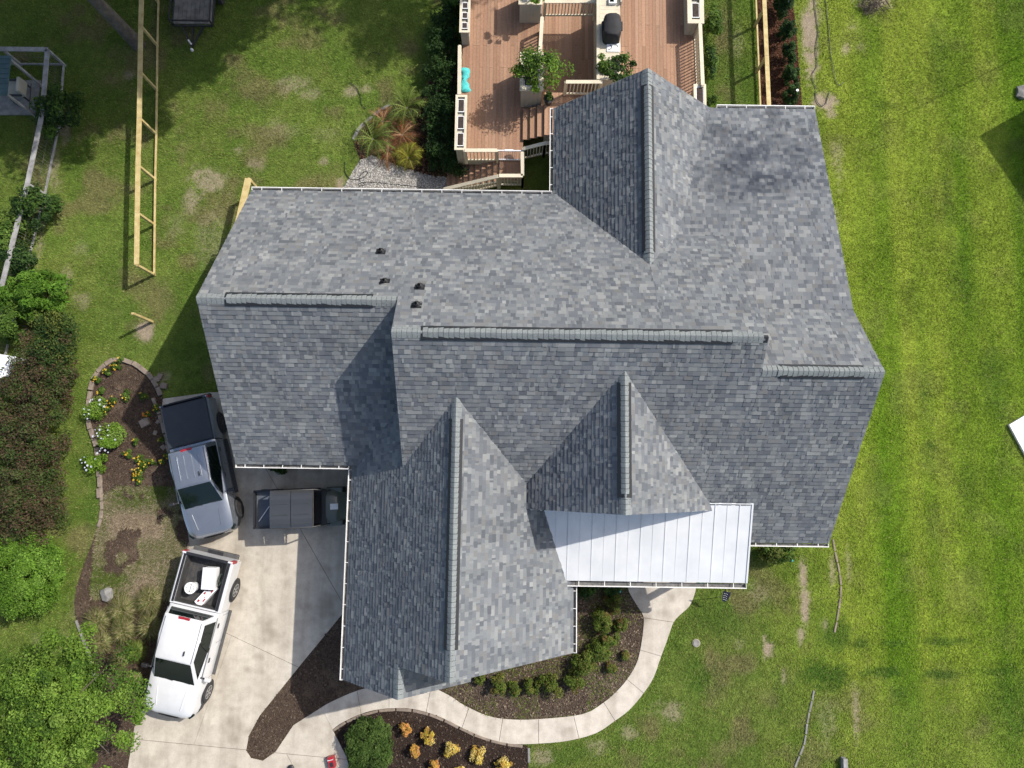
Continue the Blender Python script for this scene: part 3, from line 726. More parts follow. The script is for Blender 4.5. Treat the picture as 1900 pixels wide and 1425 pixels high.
# ================================================================== DECK
ZD, ZH, ZP = 1.25, 1.80, .35           # left deck, house-level deck, sunken deck
dk = empty('wooden_deck', at(1000, 150, 0), 'raised brown plank deck with cream planters and railings behind the house', 'deck')
DC = np.array([(.30, .175, .108), (.285, .165, .10), (.315, .186, .116), (.265, .15, .093), (.295, .178, .114)])
def boards(x0, x1, y0, y1, z, dirn='y', w=.14, name='deck_board', cut=True):
    n = int(round((x1-x0)/w)) if dirn == 'y' else int(round((y1-y0)/w))
    for i in range(n):
        segs = [(y0, y1)] if dirn == 'y' else [(x0, x1)]
        if cut:
            a, b = segs[0]
            if b-a > 4.2:
                c = a+(b-a)*random.choice((.38, .5, .62)); segs = [(a, c-.004), (c+.004, b)]
        for a, b in segs:
            m = MB(); g = .006; dz = random.uniform(-.002, .002)
            if dirn == 'y': m.box((x0+(i+.5)*w, (a+b)/2, z-.014+dz), (w-g, b-a, .028))
            else: m.box(((a+b)/2, y0+(i+.5)*w, z-.014+dz), (b-a, w-g, .028))
            o = m.build(name, M['deckwood'], dk)
            at_ = o.data.attributes.new('col', 'FLOAT_COLOR', 'FACE'); c = DC[random.randrange(5)]*random.uniform(.88, 1.12)
            at_.data.foreach_set('color', np.tile(np.append(c, 1).astype(np.float32), 6))
def under(x0, x1, y0, y1, z0, z1, mat='siding'):
    return MB().box(((x0+x1)/2, (y0+y1)/2, (z0+z1)/2), (x1-x0, y1-y0, z1-z0)).build('deck_frame', M[mat], dk)
xl = at(857, 150, ZD).x; xs = at(970, 230, ZD).x; ybot = at(900, 296, ZD).y; ytop = at(950, -40, ZD).y
xrail = at(1004, 100, ZD).x
boards(xl, xs, ybot, ytop, ZD)                      # left deck, west part
ymid = at(970, 205, ZD).y
boards(xs, xrail, ymid, ytop, ZD)
under(xl, xs, ybot+.01, ytop, .75, ZD-.03); under(xs, xrail, ymid+.01, ytop, .75, ZD-.03)
# landing and stair down to the gravel
lx0, lx1 = at(927, 315, ZD).x, at(971, 315, ZD).x; ly0 = at(950, 333, ZD).y
boards(lx0, lx1, ly0, ybot-.004, ZD, cut=False); under(lx0+.01, lx1-.01, ly0+.01, ybot-.01, .9, ZD-.03)
nst = 9; sx1 = at(829, 330, .1).x
for i in range(nst):
    z = ZD-(i+1)*ZD/(nst+1); w = (lx0-sx1)/nst; x = lx0-(i+.5)*w
    for k in (-.25, .25):
        o = MB().box((x+k*w, (ly0+ybot)/2+.12, z-.014), (w*.47, ybot-ly0+.3, .028)).build('stair_tread', M['deckwood'], dk)
        a_ = o.data.attributes.new('col', 'FLOAT_COLOR', 'FACE'); a_.data.foreach_set('color', np.tile(np.append(DC[random.randrange(5)]*random.uniform(.85, 1.1), 1).astype(np.float32), 6))
    MB().box((x+w*.5-.01, (ly0+ybot)/2+.12, z-.014+.065), (.016, ybot-ly0+.28, .10)).build('riser', M['siding'], dk)
for y in (ly0-.05, ybot+.30): MB().bar((lx0, y, ZD-.2), (sx1, y, .02), .05, .24).build('stringer', M['siding'], dk)
# steps up to the house-level deck
hx0 = at(1010, 230, ZH).x; hy0 = at(1000, 262, ZD).y; hy1 = at(990, 205, ZD).y
for i in range(3):
    w = (hx0-xs)/3; z = ZD+(i+1)*(ZH-ZD)/4*1.0
    o = MB().box((xs+(i+.5)*w, (hy0+hy1)/2, z-.02), (w-.012, hy1-hy0, .04)).build('stair_tread', M['deckwood'], dk)
    a_ = o.data.attributes.new('col', 'FLOAT_COLOR', 'FACE'); a_.data.foreach_set('color', np.tile(np.append(DC[i], 1).astype(np.float32), 6))
    MB().box((xs+i*w+.02, (hy0+hy1)/2, z-.1), (.03, hy1-hy0, .12)).build('riser', M['siding'], dk)
xr1 = at(1297, 100, ZH).x; xc0 = at(1113, 100, ZH+.9).x; xc1 = at(1151, 100, ZH+.9).x
ypit0 = at(1080, 172, ZH).y; ypit1 = at(1060, 8, ZP).y
boards(hx0, XD-wD+.3, hy0, ypit0-.01, ZH, cut=False)
boards(XD-wD+.3, xc0+.2, YL-.3, ypit0-.01, ZH, cut=False)
boards(xc1-.1, xr1, YL-.4, ytop+.6, ZH)
under(hx0, xc0+.2, hy0+.01, ypit0-.02, .9, ZH-.03); under(xc1-.1, xr1-.01, YL-.3, ytop+.6, .4, ZH-.03)
# sunken deck
boards(xrail+.06, xc0+.05, ypit0-.3, ypit1+.1, ZP)
under(xrail+.02, xc0+.05, ypit0-.3, ypit1+.1, .0, ZP-.03)
def rail(pts, z, bal=.13, hh=.95, name='railing', cap=.14, low=True, mat='cream'):
    """cap rail, bottom rail, balusters and posts along a run of points; z = floor height(s)"""
    for (a, za), (b, zb_) in zip(list(zip(pts, z))[:-1], list(zip(pts, z))[1:]):
        A = Vector((a[0], a[1], za+hh)); B = Vector((b[0], b[1], zb_+hh))
        r = MB().bar(A, B, cap, .035).build(name, M[mat], dk)
        dn = Vector((0, 0, -hh+.1))
        MB().bar(A+dn, B+dn, .05, .08).build('bottom_rail', M[mat], r)
        n = max(1, int((B-A).length/bal))
        for i in range(n):
            p = A+(B-A)*((i+.5)/n); MB().box((p.x, p.y, p.z-hh/2+.04), (.038, .038, hh-.14)).build('baluster', M[mat], r)
        for p in (A, B): MB().box((p.x, p.y, p.z-hh/2-.1), (.09, .09, hh+.18)).build('post', M[mat], r)
hh = .95
rail([at2(862, 279, ZD+hh), at2(922, 279, ZD+hh)], [ZD, ZD])
rail([at2(969, 283, ZD+hh), at2(970, 326, ZD+hh), at2(926, 326, ZD+hh)], [ZD, ZD, ZD])
e0 = at(824, 352, .95); rail([at2(924, 327, ZD+hh), (e0.x, e0.y)], [ZD, .05])
rail([at2(971, 276, ZD+hh), at2(1011, 266, ZH+hh), at2(1024, 265, ZH+hh)], [ZD, ZH, ZH])
rail([at2(853, 85, ZD+.85), at2(852, 175, ZD+.85)], [ZD-.1, ZD-.1])
rail([at2(1006, 32, ZD+hh), at2(1002, 98, ZD+hh)], [ZD, ZD])
rail([at2(1050, 152, ZH+hh), at2(1117, 152, ZH+hh)], [ZH, ZH])
rail([at2(1299, 45, ZH+.85), at2(1304, 158, ZH+.85)], [ZH-.1, ZH-.1])
rail([at2(1011, 3, 2.0), at2(1108, 3, 2.0)], [1.05, 1.05])
# privacy wall + counter east of the sunken deck
cz = ZH+.92
cy0, cy1 = at(1130, 148, cz).y, at(1130, -30, cz).y
MB().box(((xc0+xc1)/2, (cy0+cy1)/2, (.2+cz-.04)/2), (xc1-xc0-.06, cy1-cy0-.06, cz-.04-.2)).build('counter', M['siding'], dk)
nb = 22
for i in range(nb):
    y = cy0+(cy1-cy0)*(i+.5)/nb; MB().box(((xc0+xc1)/2, y, cz-.02), (xc1-xc0, (cy1-cy0)/nb-.006, .04)).build('counter_plank', M['cream'], dk)
MB().box((xc0-.07, (cy0+cy1)/2, cz+.015), (.12, cy1-cy0, .045)).build('counter_edge', M['cream'], dk)
# planter boxes
def planter(x0, x1, y0, y1, top, bot, cells=3, soil='soil', cap=True):
    c = ((x0+x1)/2, (y0+y1)/2); sx, sy = abs(x1-x0), abs(y1-y0)
    body = MB().box((c[0], c[1], (top+bot)/2-.05), (sx-.10, sy-.10, top-bot-.1)).build('planter', M['siding'], dk)
    n = max(3, int((sx-.1)/.14))
    for i in range(n): MB().box((x0+.05+(i+.5)*(sx-.1)/n, y0+.04, (top+bot)/2-.04), ((sx-.1)/n-.012, .03, top-bot-.08)).build('siding_board', M['siding'], body)
    fr = MB(); w = .17 if sx > .6 else .09
    for yy in (y0+w/2, y1-w/2): fr.box((c[0], yy, top-.02), (sx, w, .045))
    for xx in (x0+w/2, x1-w/2): fr.box((xx, c[1], top-.0205), (w, sy-2*w, .044))
    fr.build('planter_cap', M['cream'], body)
    L = (sy-2*w)/cells
    for i in range(cells):
        MB().box((c[0], y0+w+(i+.5)*L, top-.028), (sx-2*w-.01, L-.16 if cells > 1 else L, .03)).build('soil_tray', M['white'], body)
        MB().box((c[0], y0+w+(i+.5)*L, top-.02), (sx-2*w-.06, L-.22 if cells > 1 else L-.1, .03)).build('soil_patch', M[soil], body)
    return body
zt = ZD+.88
def pl(px0, py0, px1, py1, top, bot, cells):
    a = at(px0, py1, top); b = at(px1, py0, top); return planter(a.x, b.x, a.y, b.y, top, bot, cells)
pl(852, -40, 874, 60, zt, ZD-.02, 5)
pl(843, 176, 867, 278, zt, .85, 3)
pl(964, 97, 1009, 168, 2.55, ZD-.02, 1)
pl(962, -40, 1007, 8, 2.45, ZD-.02, 1)
pl(1276, -40, 1305, 43, ZH+.8, ZH-.3, 2)
pl(1288, 156, 1310, 215, ZH+.75, ZH-.8, 1)
MB().bar(at(1153, -20, ZH+.75), at(1150, 14, ZH+.75), .06, .7).build('side_panel', M['siding'], dk)
# white gate between left deck and landing
gt = empty('deck_gate', at(945, 300, ZD), 'white metal gate across the top of the deck stairs', 'gate')
A = Vector((at(924, 289, ZD+.9).x, ybot-.02, ZD)); B = Vector((at(969, 289, ZD+.9).x, ybot-.02, ZD))
fr = MB()
for z in (.06, .86): fr.bar(A+Vector((0, 0, z)), B+Vector((0, 0, z)), .045, .045)
for p in (A, B): fr.bar(p+Vector((0, 0, .04)), p+Vector((0, 0, .88)), .045, .045)
fr.build('gate_frame', M['whitemetal'], gt)
for i in range(11):
    p = A+(B-A)*((i+1)/12); MB().bar(p+Vector((0, 0, .08)), p+Vector((0, 0, .85)), .018, .018).build('gate_bar', M['whitemetal'], gt)
p = A+(B-A)*.45; MB().box((p.x, p.y, ZD+.88), (.34, .07, .05)).build('latch', M['white'], gt)

# things standing on the deck
gq = at(1136, 50, cz+.35); g0 = empty('covered_grill', (gq.x, gq.y, cz), 'grill under a black fabric cover on the deck counter', 'grill')
a_, b_ = at(1120, 72, cz+.4), at(1153, 28, cz+.4); hw, hd = (b_.x-a_.x)/2, (b_.y-a_.y)/2
rows = []
for k, (sx, sy, z) in enumerate([(1.06, 1.04, 0), (1.0, 1.0, .2), (.98, .97, .42), (.92, .93, .5), (.62, .9, .56), (.3, .86, .58)]):
    r = []
    for i in range(25):
        a = 2*PI*i/24; cx = math.copysign(abs(math.cos(a))**.45, math.cos(a)); sy_ = math.copysign(abs(math.sin(a))**.5, math.sin(a))
        r.append((gq.x+hw*sx*cx*(1+.03*math.sin(5*a+k)), gq.y+hd*sy*sy_*(1+.02*math.cos(7*a+k)), cz+z))
    rows.append(r)
cv = MB().grid(rows); n0 = len(cv.v)-25; cv.f.append(tuple(n0+i for i in range(24))); cv.build('cover', M['fabric'], g0, smooth=45)
hd_ = MB()
for sx in (-1, 1): hd_.box((gq.x+sx*hw*1.02, gq.y+.05, cz+.32), (.1, .36, .06))
hd_.build('side_shelf', M['fabric'], g0)
p = at(1138, 89, cz); wb = empty('white_sink_board', (p.x, p.y, cz), 'white board with dark cable marks lying on the deck counter', 'board')
MB().box((p.x, p.y, cz+.02), (.52, .34, .035)).build('panel', M['white'], wb, bevel=.006)
MB().tube(smoothpath([(p.x-.2, p.y-.1, cz+.05), (p.x-.1, p.y-.06, cz+.05), (p.x-.07, p.y+.03, cz+.05), (p.x-.14, p.y+.1, cz+.05)]), .012).build('cable', M['hose'], wb)
MB().tube(smoothpath([(p.x+.05, p.y+.09, cz+.05), (p.x+.13, p.y+.1, cz+.05), (p.x+.16, p.y+.02, cz+.05)]), .01).build('cable', M['hose'], wb)
p = at(1136, 4, cz); ap = empty('counter_appliance', (p.x, p.y, cz), 'small white and grey appliance on the counter at the top frame edge', 'appliance')
MB().box((p.x, p.y, cz+.06), (.30, .24, .12)).build('body', M['white'], ap, bevel=.01); MB().box((p.x-.03, p.y, cz+.122), (.16, .14, .01)).build('screen', M['carglass'], ap)
# rolled teal cloth
rows = []
a_, b_ = at(862, 172, ZD), at(863, 126, ZD)
for i in range(19):
    t_ = i/18; c = a_+(b_-a_)*t_; w = .16+.05*math.sin(t_*9)+.03*math.sin(t_*23); hz = .10+.03*math.sin(t_*17)
    if i in (0, 18): w *= .6; hz *= .4
    rows.append([(c.x+.03*math.sin(t_*12)+w*math.cos(PI*k/8)*(1+.1*math.sin(k*2.3+i)), c.y, ZD+.005+max(0, hz*math.sin(PI*k/8)*(1+.25*math.sin(k*3.1+i*1.7)))) for k in range(9)])
o = MB().grid(rows).build('teal_cloth', M['teal'], None, smooth=60); tag(o, 'crumpled turquoise cloth lying along the left deck edge', 'cloth')

# ================================================================== FENCES
nf = empty('lumber_fence', at(290, 260, 0), 'long new yellow pine fence frame without pickets on the left lawn', 'fence')
def fence(root, bases, top, railw=.19, low=.06, postw=.09, lowz=.16, mat='newwood', rot=None, over=.15):
    B = [Vector(b) for b in bases]; Z = Vector((0, 0, 1))
    for b in B: MB().bar(b, b+Z*(top-.02), postw, postw, up=(B[-1]-B[0])).build('post', M[mat], root)
    for a, b in zip(B[:-1], B[1:]):
        d = (b-a).normalized(); n = Vector((-d.y, d.x, 0))
        MB().bar(a+Z*top+d*.004, b+Z*top-d*.004, railw, .038).build('top_rail', M[mat], root)
        MB().bar(a+Z*lowz+n*.06, b+Z*lowz+n*.06, .065, low).build('bottom_rail', M[mat], root)
fence(nf, [at(296, -75), at(295, 6), at(293, 86), at(292, 168), at(291, 250), at(289, 334), at(288, 418), at(287, 510)], 1.42)
p = at(283, 597); o = MB().bar(p, p+Vector((0, 0, 1.55)), .09, .09).build('fence_post', M['newwood'], None, bevel=.005, seg=1); tag(o, 'lone new yellow wood post standing in a ring of bare dirt', 'post')
sf2 = empty('lumber_fence', at(468, 345), 'short piece of yellow pine fence frame beside the left corner of the roof', 'fence')
q0 = at(461, 331, 1.42); q1 = at(441, 420, 1.42); q2 = q1+(q1-q0)*1.2
fence(sf2, [(q0.x, q0.y, 0), (q1.x, q1.y, 0), (q2.x, q2.y, 0)], 1.42, railw=.26)
rf = empty('lumber_fence', at(1402, 100), 'new yellow pine fence frame over reddish mulch right of the deck', 'fence')
fence(rf, [at(1396, -40), at(1399.5, 70-20), at(1403, 135), at(1407, 230), at(1409, 300)], 1.25, railw=.17)
# weathered left fence with wires
def wire_fence(root, bases, top):
    B = [Vector(b) for b in bases]; Z = Vector((0, 0, 1))
    for b in B: MB().bar(b, b+Z*top, .09, .09, up=(B[-1]-B[0])).build('post', M['oldwood'], root)
    for a, b in zip(B[:-1], B[1:]):
        d = (b-a).normalized()
        MB().bar(a+Z*(top+.02)+d*.004, b+Z*(top+.02)-d*.004, .19, .04).build('top_rail', M['oldwood'], root)
        MB().bar(a+Z*.1, b+Z*.1, .05, .09).build('bottom_rail', M['oldwood'], root)
        L = (b-a).length; w = MB()
        for i in range(1, int(L/.13)): q = a+d*(i*.13); w.bar(q+Z*.1, q+Z*top, .008, .008)
        for k in (.6,): w.bar(a+Z*k, b+Z*k, .007, .007)
        w.build('wire_mesh', M['plank'], root)
wf = empty('wire_fence', at(90, 340), 'weathered grey wire fence overgrown by shrubs along the left lawn', 'fence')
wire_fence(wf, [at(-60, 118), at(40, 121), at(121, 122), at(112, 236), at(86, 362), at(58, 475), at(30, 590), at(8, 680)], 1.15)
# patio of the neighbour
pad = MB().prism(WP['pad'], -.05, .05).build('patio_pad', M['greystone']); tag(pad, kind='structure')
pt = empty('patio_shelter', at(-20, 150, 0), 'corner of a teal metal shelter roof over the dim patio at left edge', 'shelter')
a_, b_ = at(-60, 176, 2.2), at(21, 104, 2.2)
sh = MB().box(((a_.x+b_.x)/2, (a_.y+b_.y)/2, 2.2), (b_.x-a_.x, b_.y-a_.y, .05)).build('roof', M['tealmetal'], pt)
for k in range(8): y = a_.y+(b_.y-a_.y)*(k+.5)/8; MB().box(((a_.x+b_.x)/2, y, 2.235), (b_.x-a_.x, .05, .02)).build('roof_rib', M['tealmetal'], sh)
for x, y in ((b_.x-.1, a_.y+.1), (b_.x-.1, b_.y-.1)): MB().box((x, y, 1.09), (.09, .09, 2.17)).build('post', M['oldwood'], pt)
fc = empty('patio_chair', at(33, 172), 'grey cushioned armchair on the dim patio at left', 'chair')
p = at(34, 168, .5)
MB().box((p.x-.15, p.y+.1, .42), (.6, .62, .16)).build('seat', M['siding'], fc, bevel=.03); MB().box((p.x+.2, p.y+.1, .62), (.14, .62, .5)).build('backrest', M['siding'], fc, bevel=.03)
for sy in (-1, 1): MB().box((p.x-.12, p.y+.1+sy*.34, .55), (.62, .07, .06)).build('armrest', M['black'], fc)
for sx in (-1, 1):
    for sy in (-1, 1): MB().box((p.x-.1+sx*.25, p.y+.1+sy*.3, .2), (.05, .05, .34)).build('leg', M['black'], fc)
fs = empty('folding_frame', at(45, 200), 'dark metal frame standing on the patio edge', 'frame'); q = [at(58, 155, .05), at(54, 207, .05), at(26, 192, .05), at(20, 175, .05)]
MB().tube(q, .018).build('base_tube', M['blacksteel'], fs); MB().tube([q[1], q[1]+Vector((-.4, .2, .6)), q[3]], .018).build('leg', M['blacksteel'], fs)
wbx = empty('white_box', at(10, 680), 'white box lid beside the burgundy hedge, cut by the left frame edge', 'box')
P = poly([(-30, 653), (32, 662), (16, 698), (-30, 706)], .9); MB().prism(P, .0, .84).build('body', M['white'], wbx); MB().prism([(x+.02, y) for x, y in P], .845, .9).build('lid', M['white'], wbx)

# ================================================================== TRAILER, TRUNK
tr = empty('utility_trailer', at(358, 30), 'black utility trailer with weathered plank bed in deep shade', 'trailer')
zt = .62; x0, x1 = at(323, 20, zt).x, at(394, 20, zt).x; y0 = at(358, 45, zt).y; y1 = y0+3.0
n = 9
for i in range(n): x = x0+(x1-x0)*(i+.5)/n; MB().box((x, (y0+y1)/2, zt-.02), ((x1-x0)/n-.012, y1-y0-.06, .04)).build('plank', M['plank'], tr)
f = MB()
for x in (x0-.03, x1+.03): f.bar((x, y0, zt-.06), (x, y1, zt-.06), .06, .1); f.bar((x, y0, zt+.3), (x, y1, zt+.3), .05, .05)
for z in (-.06, .3): f.bar((x0-.03, y0-.03, zt+z), (x1+.03, y0-.03, zt+z), .05, .06); f.bar((x0-.03, y1+.03, zt+z), (x1+.03, y1+.03, zt+z), .05, .06)
for x in (x0-.03, x1+.03):
    for y in (y0, (y0+y1)/2, y1): f.bar((x, y, zt-.05), (x, y, zt+.3), .05, .05)
f.build('frame', M['blacksteel'], tr)
xm = (x0+x1)/2; yt_ = at(358, 92, .5).y
t_ = MB(); 
for x in (x0+.35, xm, x1-.35): t_.bar((x, y0, zt-.1), (xm, yt_+.1, .5), .06, .08)
t_.build('tongue', M['blacksteel'], tr); MB().lathe((xm, yt_, .44), [(.06, 0), (.06, .06), (.035, .12)], 12).build('coupler', M['whitemetal'], tr); MB().box((xm-.02, yt_+.22, .62), (.05, .05, .4)).build('jack', M['whitemetal'], tr)
for sx in (x0-.16, x1+.16):
    wh = MB().lathe((sx, y0+1.5, .3), [(.2, -.09), (.3, -.08), (.3, .08), (.2, .09)], 18, 'y')
    wh.v = [(sx+(v[1]-(y0+1.5)), y0+1.5+(v[0]-sx), v[2]) for v in wh.v]; wh.build('wheel', M['rubber'], tr)

# hoses on the ground
def hose(name, px, r, label, z=.03, mat='hose'):
    o = MB().tube(smoothpath([at(x, y, z) for x, y in px], 6), r, 6).build(name, M[mat], None, smooth=60); tag(o, label, 'hose'); return o
hose('garden_hose', [(640, 300), (640, 318), (650, 332), (668, 332), (682, 322), (678, 318), (668, 326), (668, 336), (676, 342), (668, 346), (667, 340), (690, 338), (730, 342), (770, 346), (800, 354), (830, 365)], .016, 'thin black hose looping across the pale gravel patch')
hose('garden_hose', [(648, 152), (662, 164), (668, 178), (670, 192), (678, 202)], .014, 'short dark hose end lying on the lawn above the sago palms')
hose('garden_hose', [(683, 104), (690, 98), (700, 98), (705, 103)], .012, 'thin dark cable arc on the shaded upper lawn')
hose('garden_hose', [(1510, -20), (1513, 20), (1518, 60), (1514, 90), (1516, 120), (1507, 140), (1514, 165)], .016, 'black hose wriggling down the sandy strip beside the right hedge')
hose('garden_hose', [(1530, -15), (1536, 40), (1540, 90), (1548, 140), (1556, 158), (1566, 152)], .015, 'black hose on the grass edge ending in a small hook')
hose('garden_hose', [(1513, 168), (1515, 185), (1523, 196), (1532, 192), (1536, 180), (1540, 170)], .018, 'black hose end curled into a U on the bare dirt')

# ================================================================== FOLIAGE
def leaf_mesh(C, Nrm, L, Wd, col):
    """leaf = bent diamond of two triangles-pairs (one quad); arrays of centres, normals"""
    n = len(C); N = Nrm/np.maximum(1e-6, np.linalg.norm(Nrm, axis=1, keepdims=True))
    r = rng.normal(size=(n, 3)); T = np.cross(N, r); T /= np.maximum(1e-6, np.linalg.norm(T, axis=1, keepdims=True)); B = np.cross(N, T)
    L = L[:, None]; Wd = Wd[:, None]
    V = np.stack([C-T*L*.5, C+B*Wd*.5+N*L*.05, C+T*L*.5-N*L*.08, C-B*Wd*.5+N*L*.05], 1).reshape(-1, 3)
    return V, np.arange(4*n).reshape(-1, 4), col
def crown_pts(c, r, n, clumps=30, cr=.32, shell=.55, flat=0.0, low=-.6):
    """points in leaf clumps spread over an ellipsoid crown; returns points, outward normals, clump index"""
    c = np.array(c); r = np.array(r)
    d = rng.normal(size=(clumps, 3)); d /= np.linalg.norm(d, axis=1, keepdims=True); d[:, 2] = np.where(d[:, 2] < low, -d[:, 2], d[:, 2])
    rad = rng.uniform(shell, 1.0, (clumps, 1))*rng.uniform(.85, 1.1, (clumps, 1)); cc = d*rad
    k = rng.integers(0, clumps, n); s = cr*rng.uniform(.6, 1.35, clumps)[k][:, None]
    q = rng.normal(size=(n, 3)); q /= np.linalg.norm(q, axis=1, keepdims=True); q *= rng.random((n, 1))**.45
    P = cc[k]+q*s; nr = q*.6+d[k]*.5+np.array([0, 0, .7])+rng.normal(size=(n, 3))*.45
    return c+P*r, nr, k
def foliage(name, parent, c, r, n, size, cols, clumps=30, cr=.32, shell=.55, aspect=.5, low=-.6, var=.25, mat='leaf', zmin=.02):
    P, N, k = crown_pts(c, r, n, clumps, cr, shell, low=low)
    ok = P[:, 2] > zmin; P, N, k = P[ok], N[ok], k[ok]; n = len(P)
    cols = np.array(cols); base = cols[rng.integers(0, len(cols), clumps)][k]*rng.uniform(1-var, 1+var, (clumps, 1))[k]
    tint = rng.random(n) < .3; base[tint] = cols[rng.integers(0, len(cols), tint.sum())]
    col = base*rng.uniform(.75, 1.3, (n, 1)); L = size*rng.uniform(.6, 1.4, n)
    V, Fq, col = leaf_mesh(P, N, L, L*aspect*rng.uniform(.8, 1.2, n), col)
    return mesh_np(name, V, Fq, col, M[mat], parent)
def px_r(px, py, rx): p = at(px, py); return (at(px+rx, py)-p).length
def shrub(name, px, py, rpx, h, label, cat, cols, n=2500, size=.09, clumps=22, cr=.38, aspect=.5, group=None, rypx=None, var=.25, stems=4, zc=None, shell=.5):
    """shrub whose crown is seen centred at pixel (px,py)"""
    zc = h*.52 if zc is None else zc
    p = at(px, py, zc); rx = rpx*(H-zc)/F; ry = (rypx or rpx)*(H-zc)/F
    root = empty(name, (p.x, p.y, 0), label, cat, group)
    foliage('foliage', root, (p.x, p.y, zc), (rx/1.15, ry/1.15, h*.48), n, size, cols, clumps, cr, shell, aspect, var=var)
    m = MB()
    for i in range(stems):
        a = 2*PI*i/stems+random.random(); m.tube([(p.x+.03*math.cos(a), p.y+.03*math.sin(a), -.02), (p.x+rx*.3*math.cos(a), p.y+ry*.3*math.sin(a), h*.35), (p.x+rx*.55*math.cos(a+.3), p.y+ry*.55*math.sin(a+.3), h*.7)], .02+.01*h, 5, .008)
    m.build('stem', M['twig'], root)
    return root
G_BRIGHT = [(.11, .20, .018), (.14, .24, .025), (.085, .16, .015), (.17, .27, .035)]
G_MID = [(.06, .115, .018), (.08, .14, .02), (.045, .09, .014), (.10, .16, .03)]
G_DARK = [(.022, .05, .012), (.03, .065, .014), (.018, .04, .01), (.045, .085, .02)]
G_OLIVE = [(.075, .095, .02), (.10, .12, .025), (.055, .075, .015), (.13, .14, .03)]
BURG = [(.085, .052, .032), (.06, .075, .022), (.105, .068, .042), (.055, .085, .022), (.075, .055, .03), (.05, .08, .02), (.07, .09, .028)]
GOLD = [(.50, .38, .06), (.58, .46, .10), (.44, .32, .05), (.60, .48, .18), (.42, .26, .06)]

# left boundary planting
shrub('vine_shrub', 104, 205, 60, 1.5, 'dark leafy vine swallowing the wire fence beside the patio', 'shrub', G_DARK+G_MID[:2], 3800, .12, 26, .34)
shrub('vine_shrub', 68, 378, 54, 1.4, 'dark vine shrub over the wire fence, above the two leafy clumps', 'shrub', G_DARK+G_MID[:1], 3800, .12, 24, .34)
shrub('vine_shrub', 8, 435, 44, 1.6, 'green feathery shrub at the left frame edge behind the fence', 'shrub', G_MID, 3000, .12, 22)
shrub('vine_shrub', 42, 482, 40, 1.3, 'small dark bush on the fence line just above the big bright shrub', 'shrub', G_DARK, 2600, .11, 20)
shrub('leafy_shrub', 62, 545, 76, 1.7, 'big bright green feathery shrub against the left fence', 'shrub', [(.075, .16, .015), (.09, .19, .02), (.06, .13, .012), (.12, .22, .03)], 9000, .16, 60, .26, .3, rypx=52)
shrub('leafy_shrub', 30, 598, 50, 1.5, 'mid green shrub between the feathery shrub and the burgundy hedge', 'shrub', G_MID, 5000, .12, 34, .28, .4)
def hedge(name, path, half, h, n, label, cat, cols, size=.1, clumps=160):
    P = [at(x, y, h*.5) for x, y in path]; root = empty(name, (P[len(P)//2].x, P[len(P)//2].y, 0), label, cat)
    Q = smoothpath(P, 8); cc = []; 
    for i in range(clumps):
        q = Q[random.randrange(len(Q))]; a = random.uniform(0, PI*2); rr = math.sqrt(random.random())*half
        z = h*(1-.35*(rr/half)**2)*random.uniform(.72, 1.06); cc.append((q.x+rr*math.cos(a), q.y+rr*math.sin(a), z*random.choice((1, 1, 1, .6))))
    cc = np.array(cc); k = rng.integers(0, clumps, n); s = rng.uniform(.22, .42, clumps)[k][:, None]
    q = rng.normal(size=(n, 3)); q /= np.linalg.norm(q, axis=1, keepdims=True); q *= rng.random((n, 1))**.5; q[:, 2] *= .8
    PP = cc[k]+q*s; ok = PP[:, 2] > .03; PP, k, q = PP[ok], k[ok], q[ok]; n = len(PP)
    cols = np.array(cols); base = cols[rng.integers(0, len(cols), clumps)][k]*rng.uniform(.8, 1.2, (clumps, 1))[k]
    t_ = rng.random(n) < .45; base[t_] = cols[rng.integers(0, len(cols), t_.sum())]
    L = size*rng.uniform(.6, 1.4, n); V, Fq, col = leaf_mesh(PP, q*.6+np.array([0, 0, .8])+rng.normal(size=(n, 3))*.5, L, L*.45, base*rng.uniform(.7, 1.35, (n, 1)))
    mesh_np('foliage', V, Fq, col, M['leaf'], root)
    m = MB()
    for i in range(0, len(Q), 4): m.tube([(Q[i].x, Q[i].y, -.02), (Q[i].x+random.uniform(-.2, .2), Q[i].y+random.uniform(-.2, .2), h*.75)], .03, 5, .01)
    m.build('stem', M['twig'], root); return root
hedge('clipped_hedge', [(108, 618), (100, 650), (118, 640)], .85, 1.6, 9000, 'dark green hedge end with olive tips, above the burgundy hedge', 'hedge', G_DARK+G_OLIVE[:2]+BURG[3:4], .1, 70)
hedge('clipped_hedge', [(90, 665), (72, 720), (66, 790), (58, 860), (52, 930), (60, 965)], 1.15, 1.7, 42000, 'long burgundy and green hedge along the left lawn strip', 'hedge', BURG, .09, 260)
hedge('clipped_hedge', [(0, 720), (-10, 800), (-14, 900), (-10, 970)], 1.0, 1.5, 9000, 'dull burgundy back row of the hedge at the left frame edge', 'hedge', BURG, .11, 90)
shrub('round_shrub', 40, 1062, 82, 1.7, 'round bright green shrub below the burgundy hedge', 'shrub', [(.085, .17, .016), (.11, .21, .022), (.065, .135, .012), (.15, .26, .04)], 38000, .08, 210, .19, .5, rypx=84, var=.2, shell=.8)

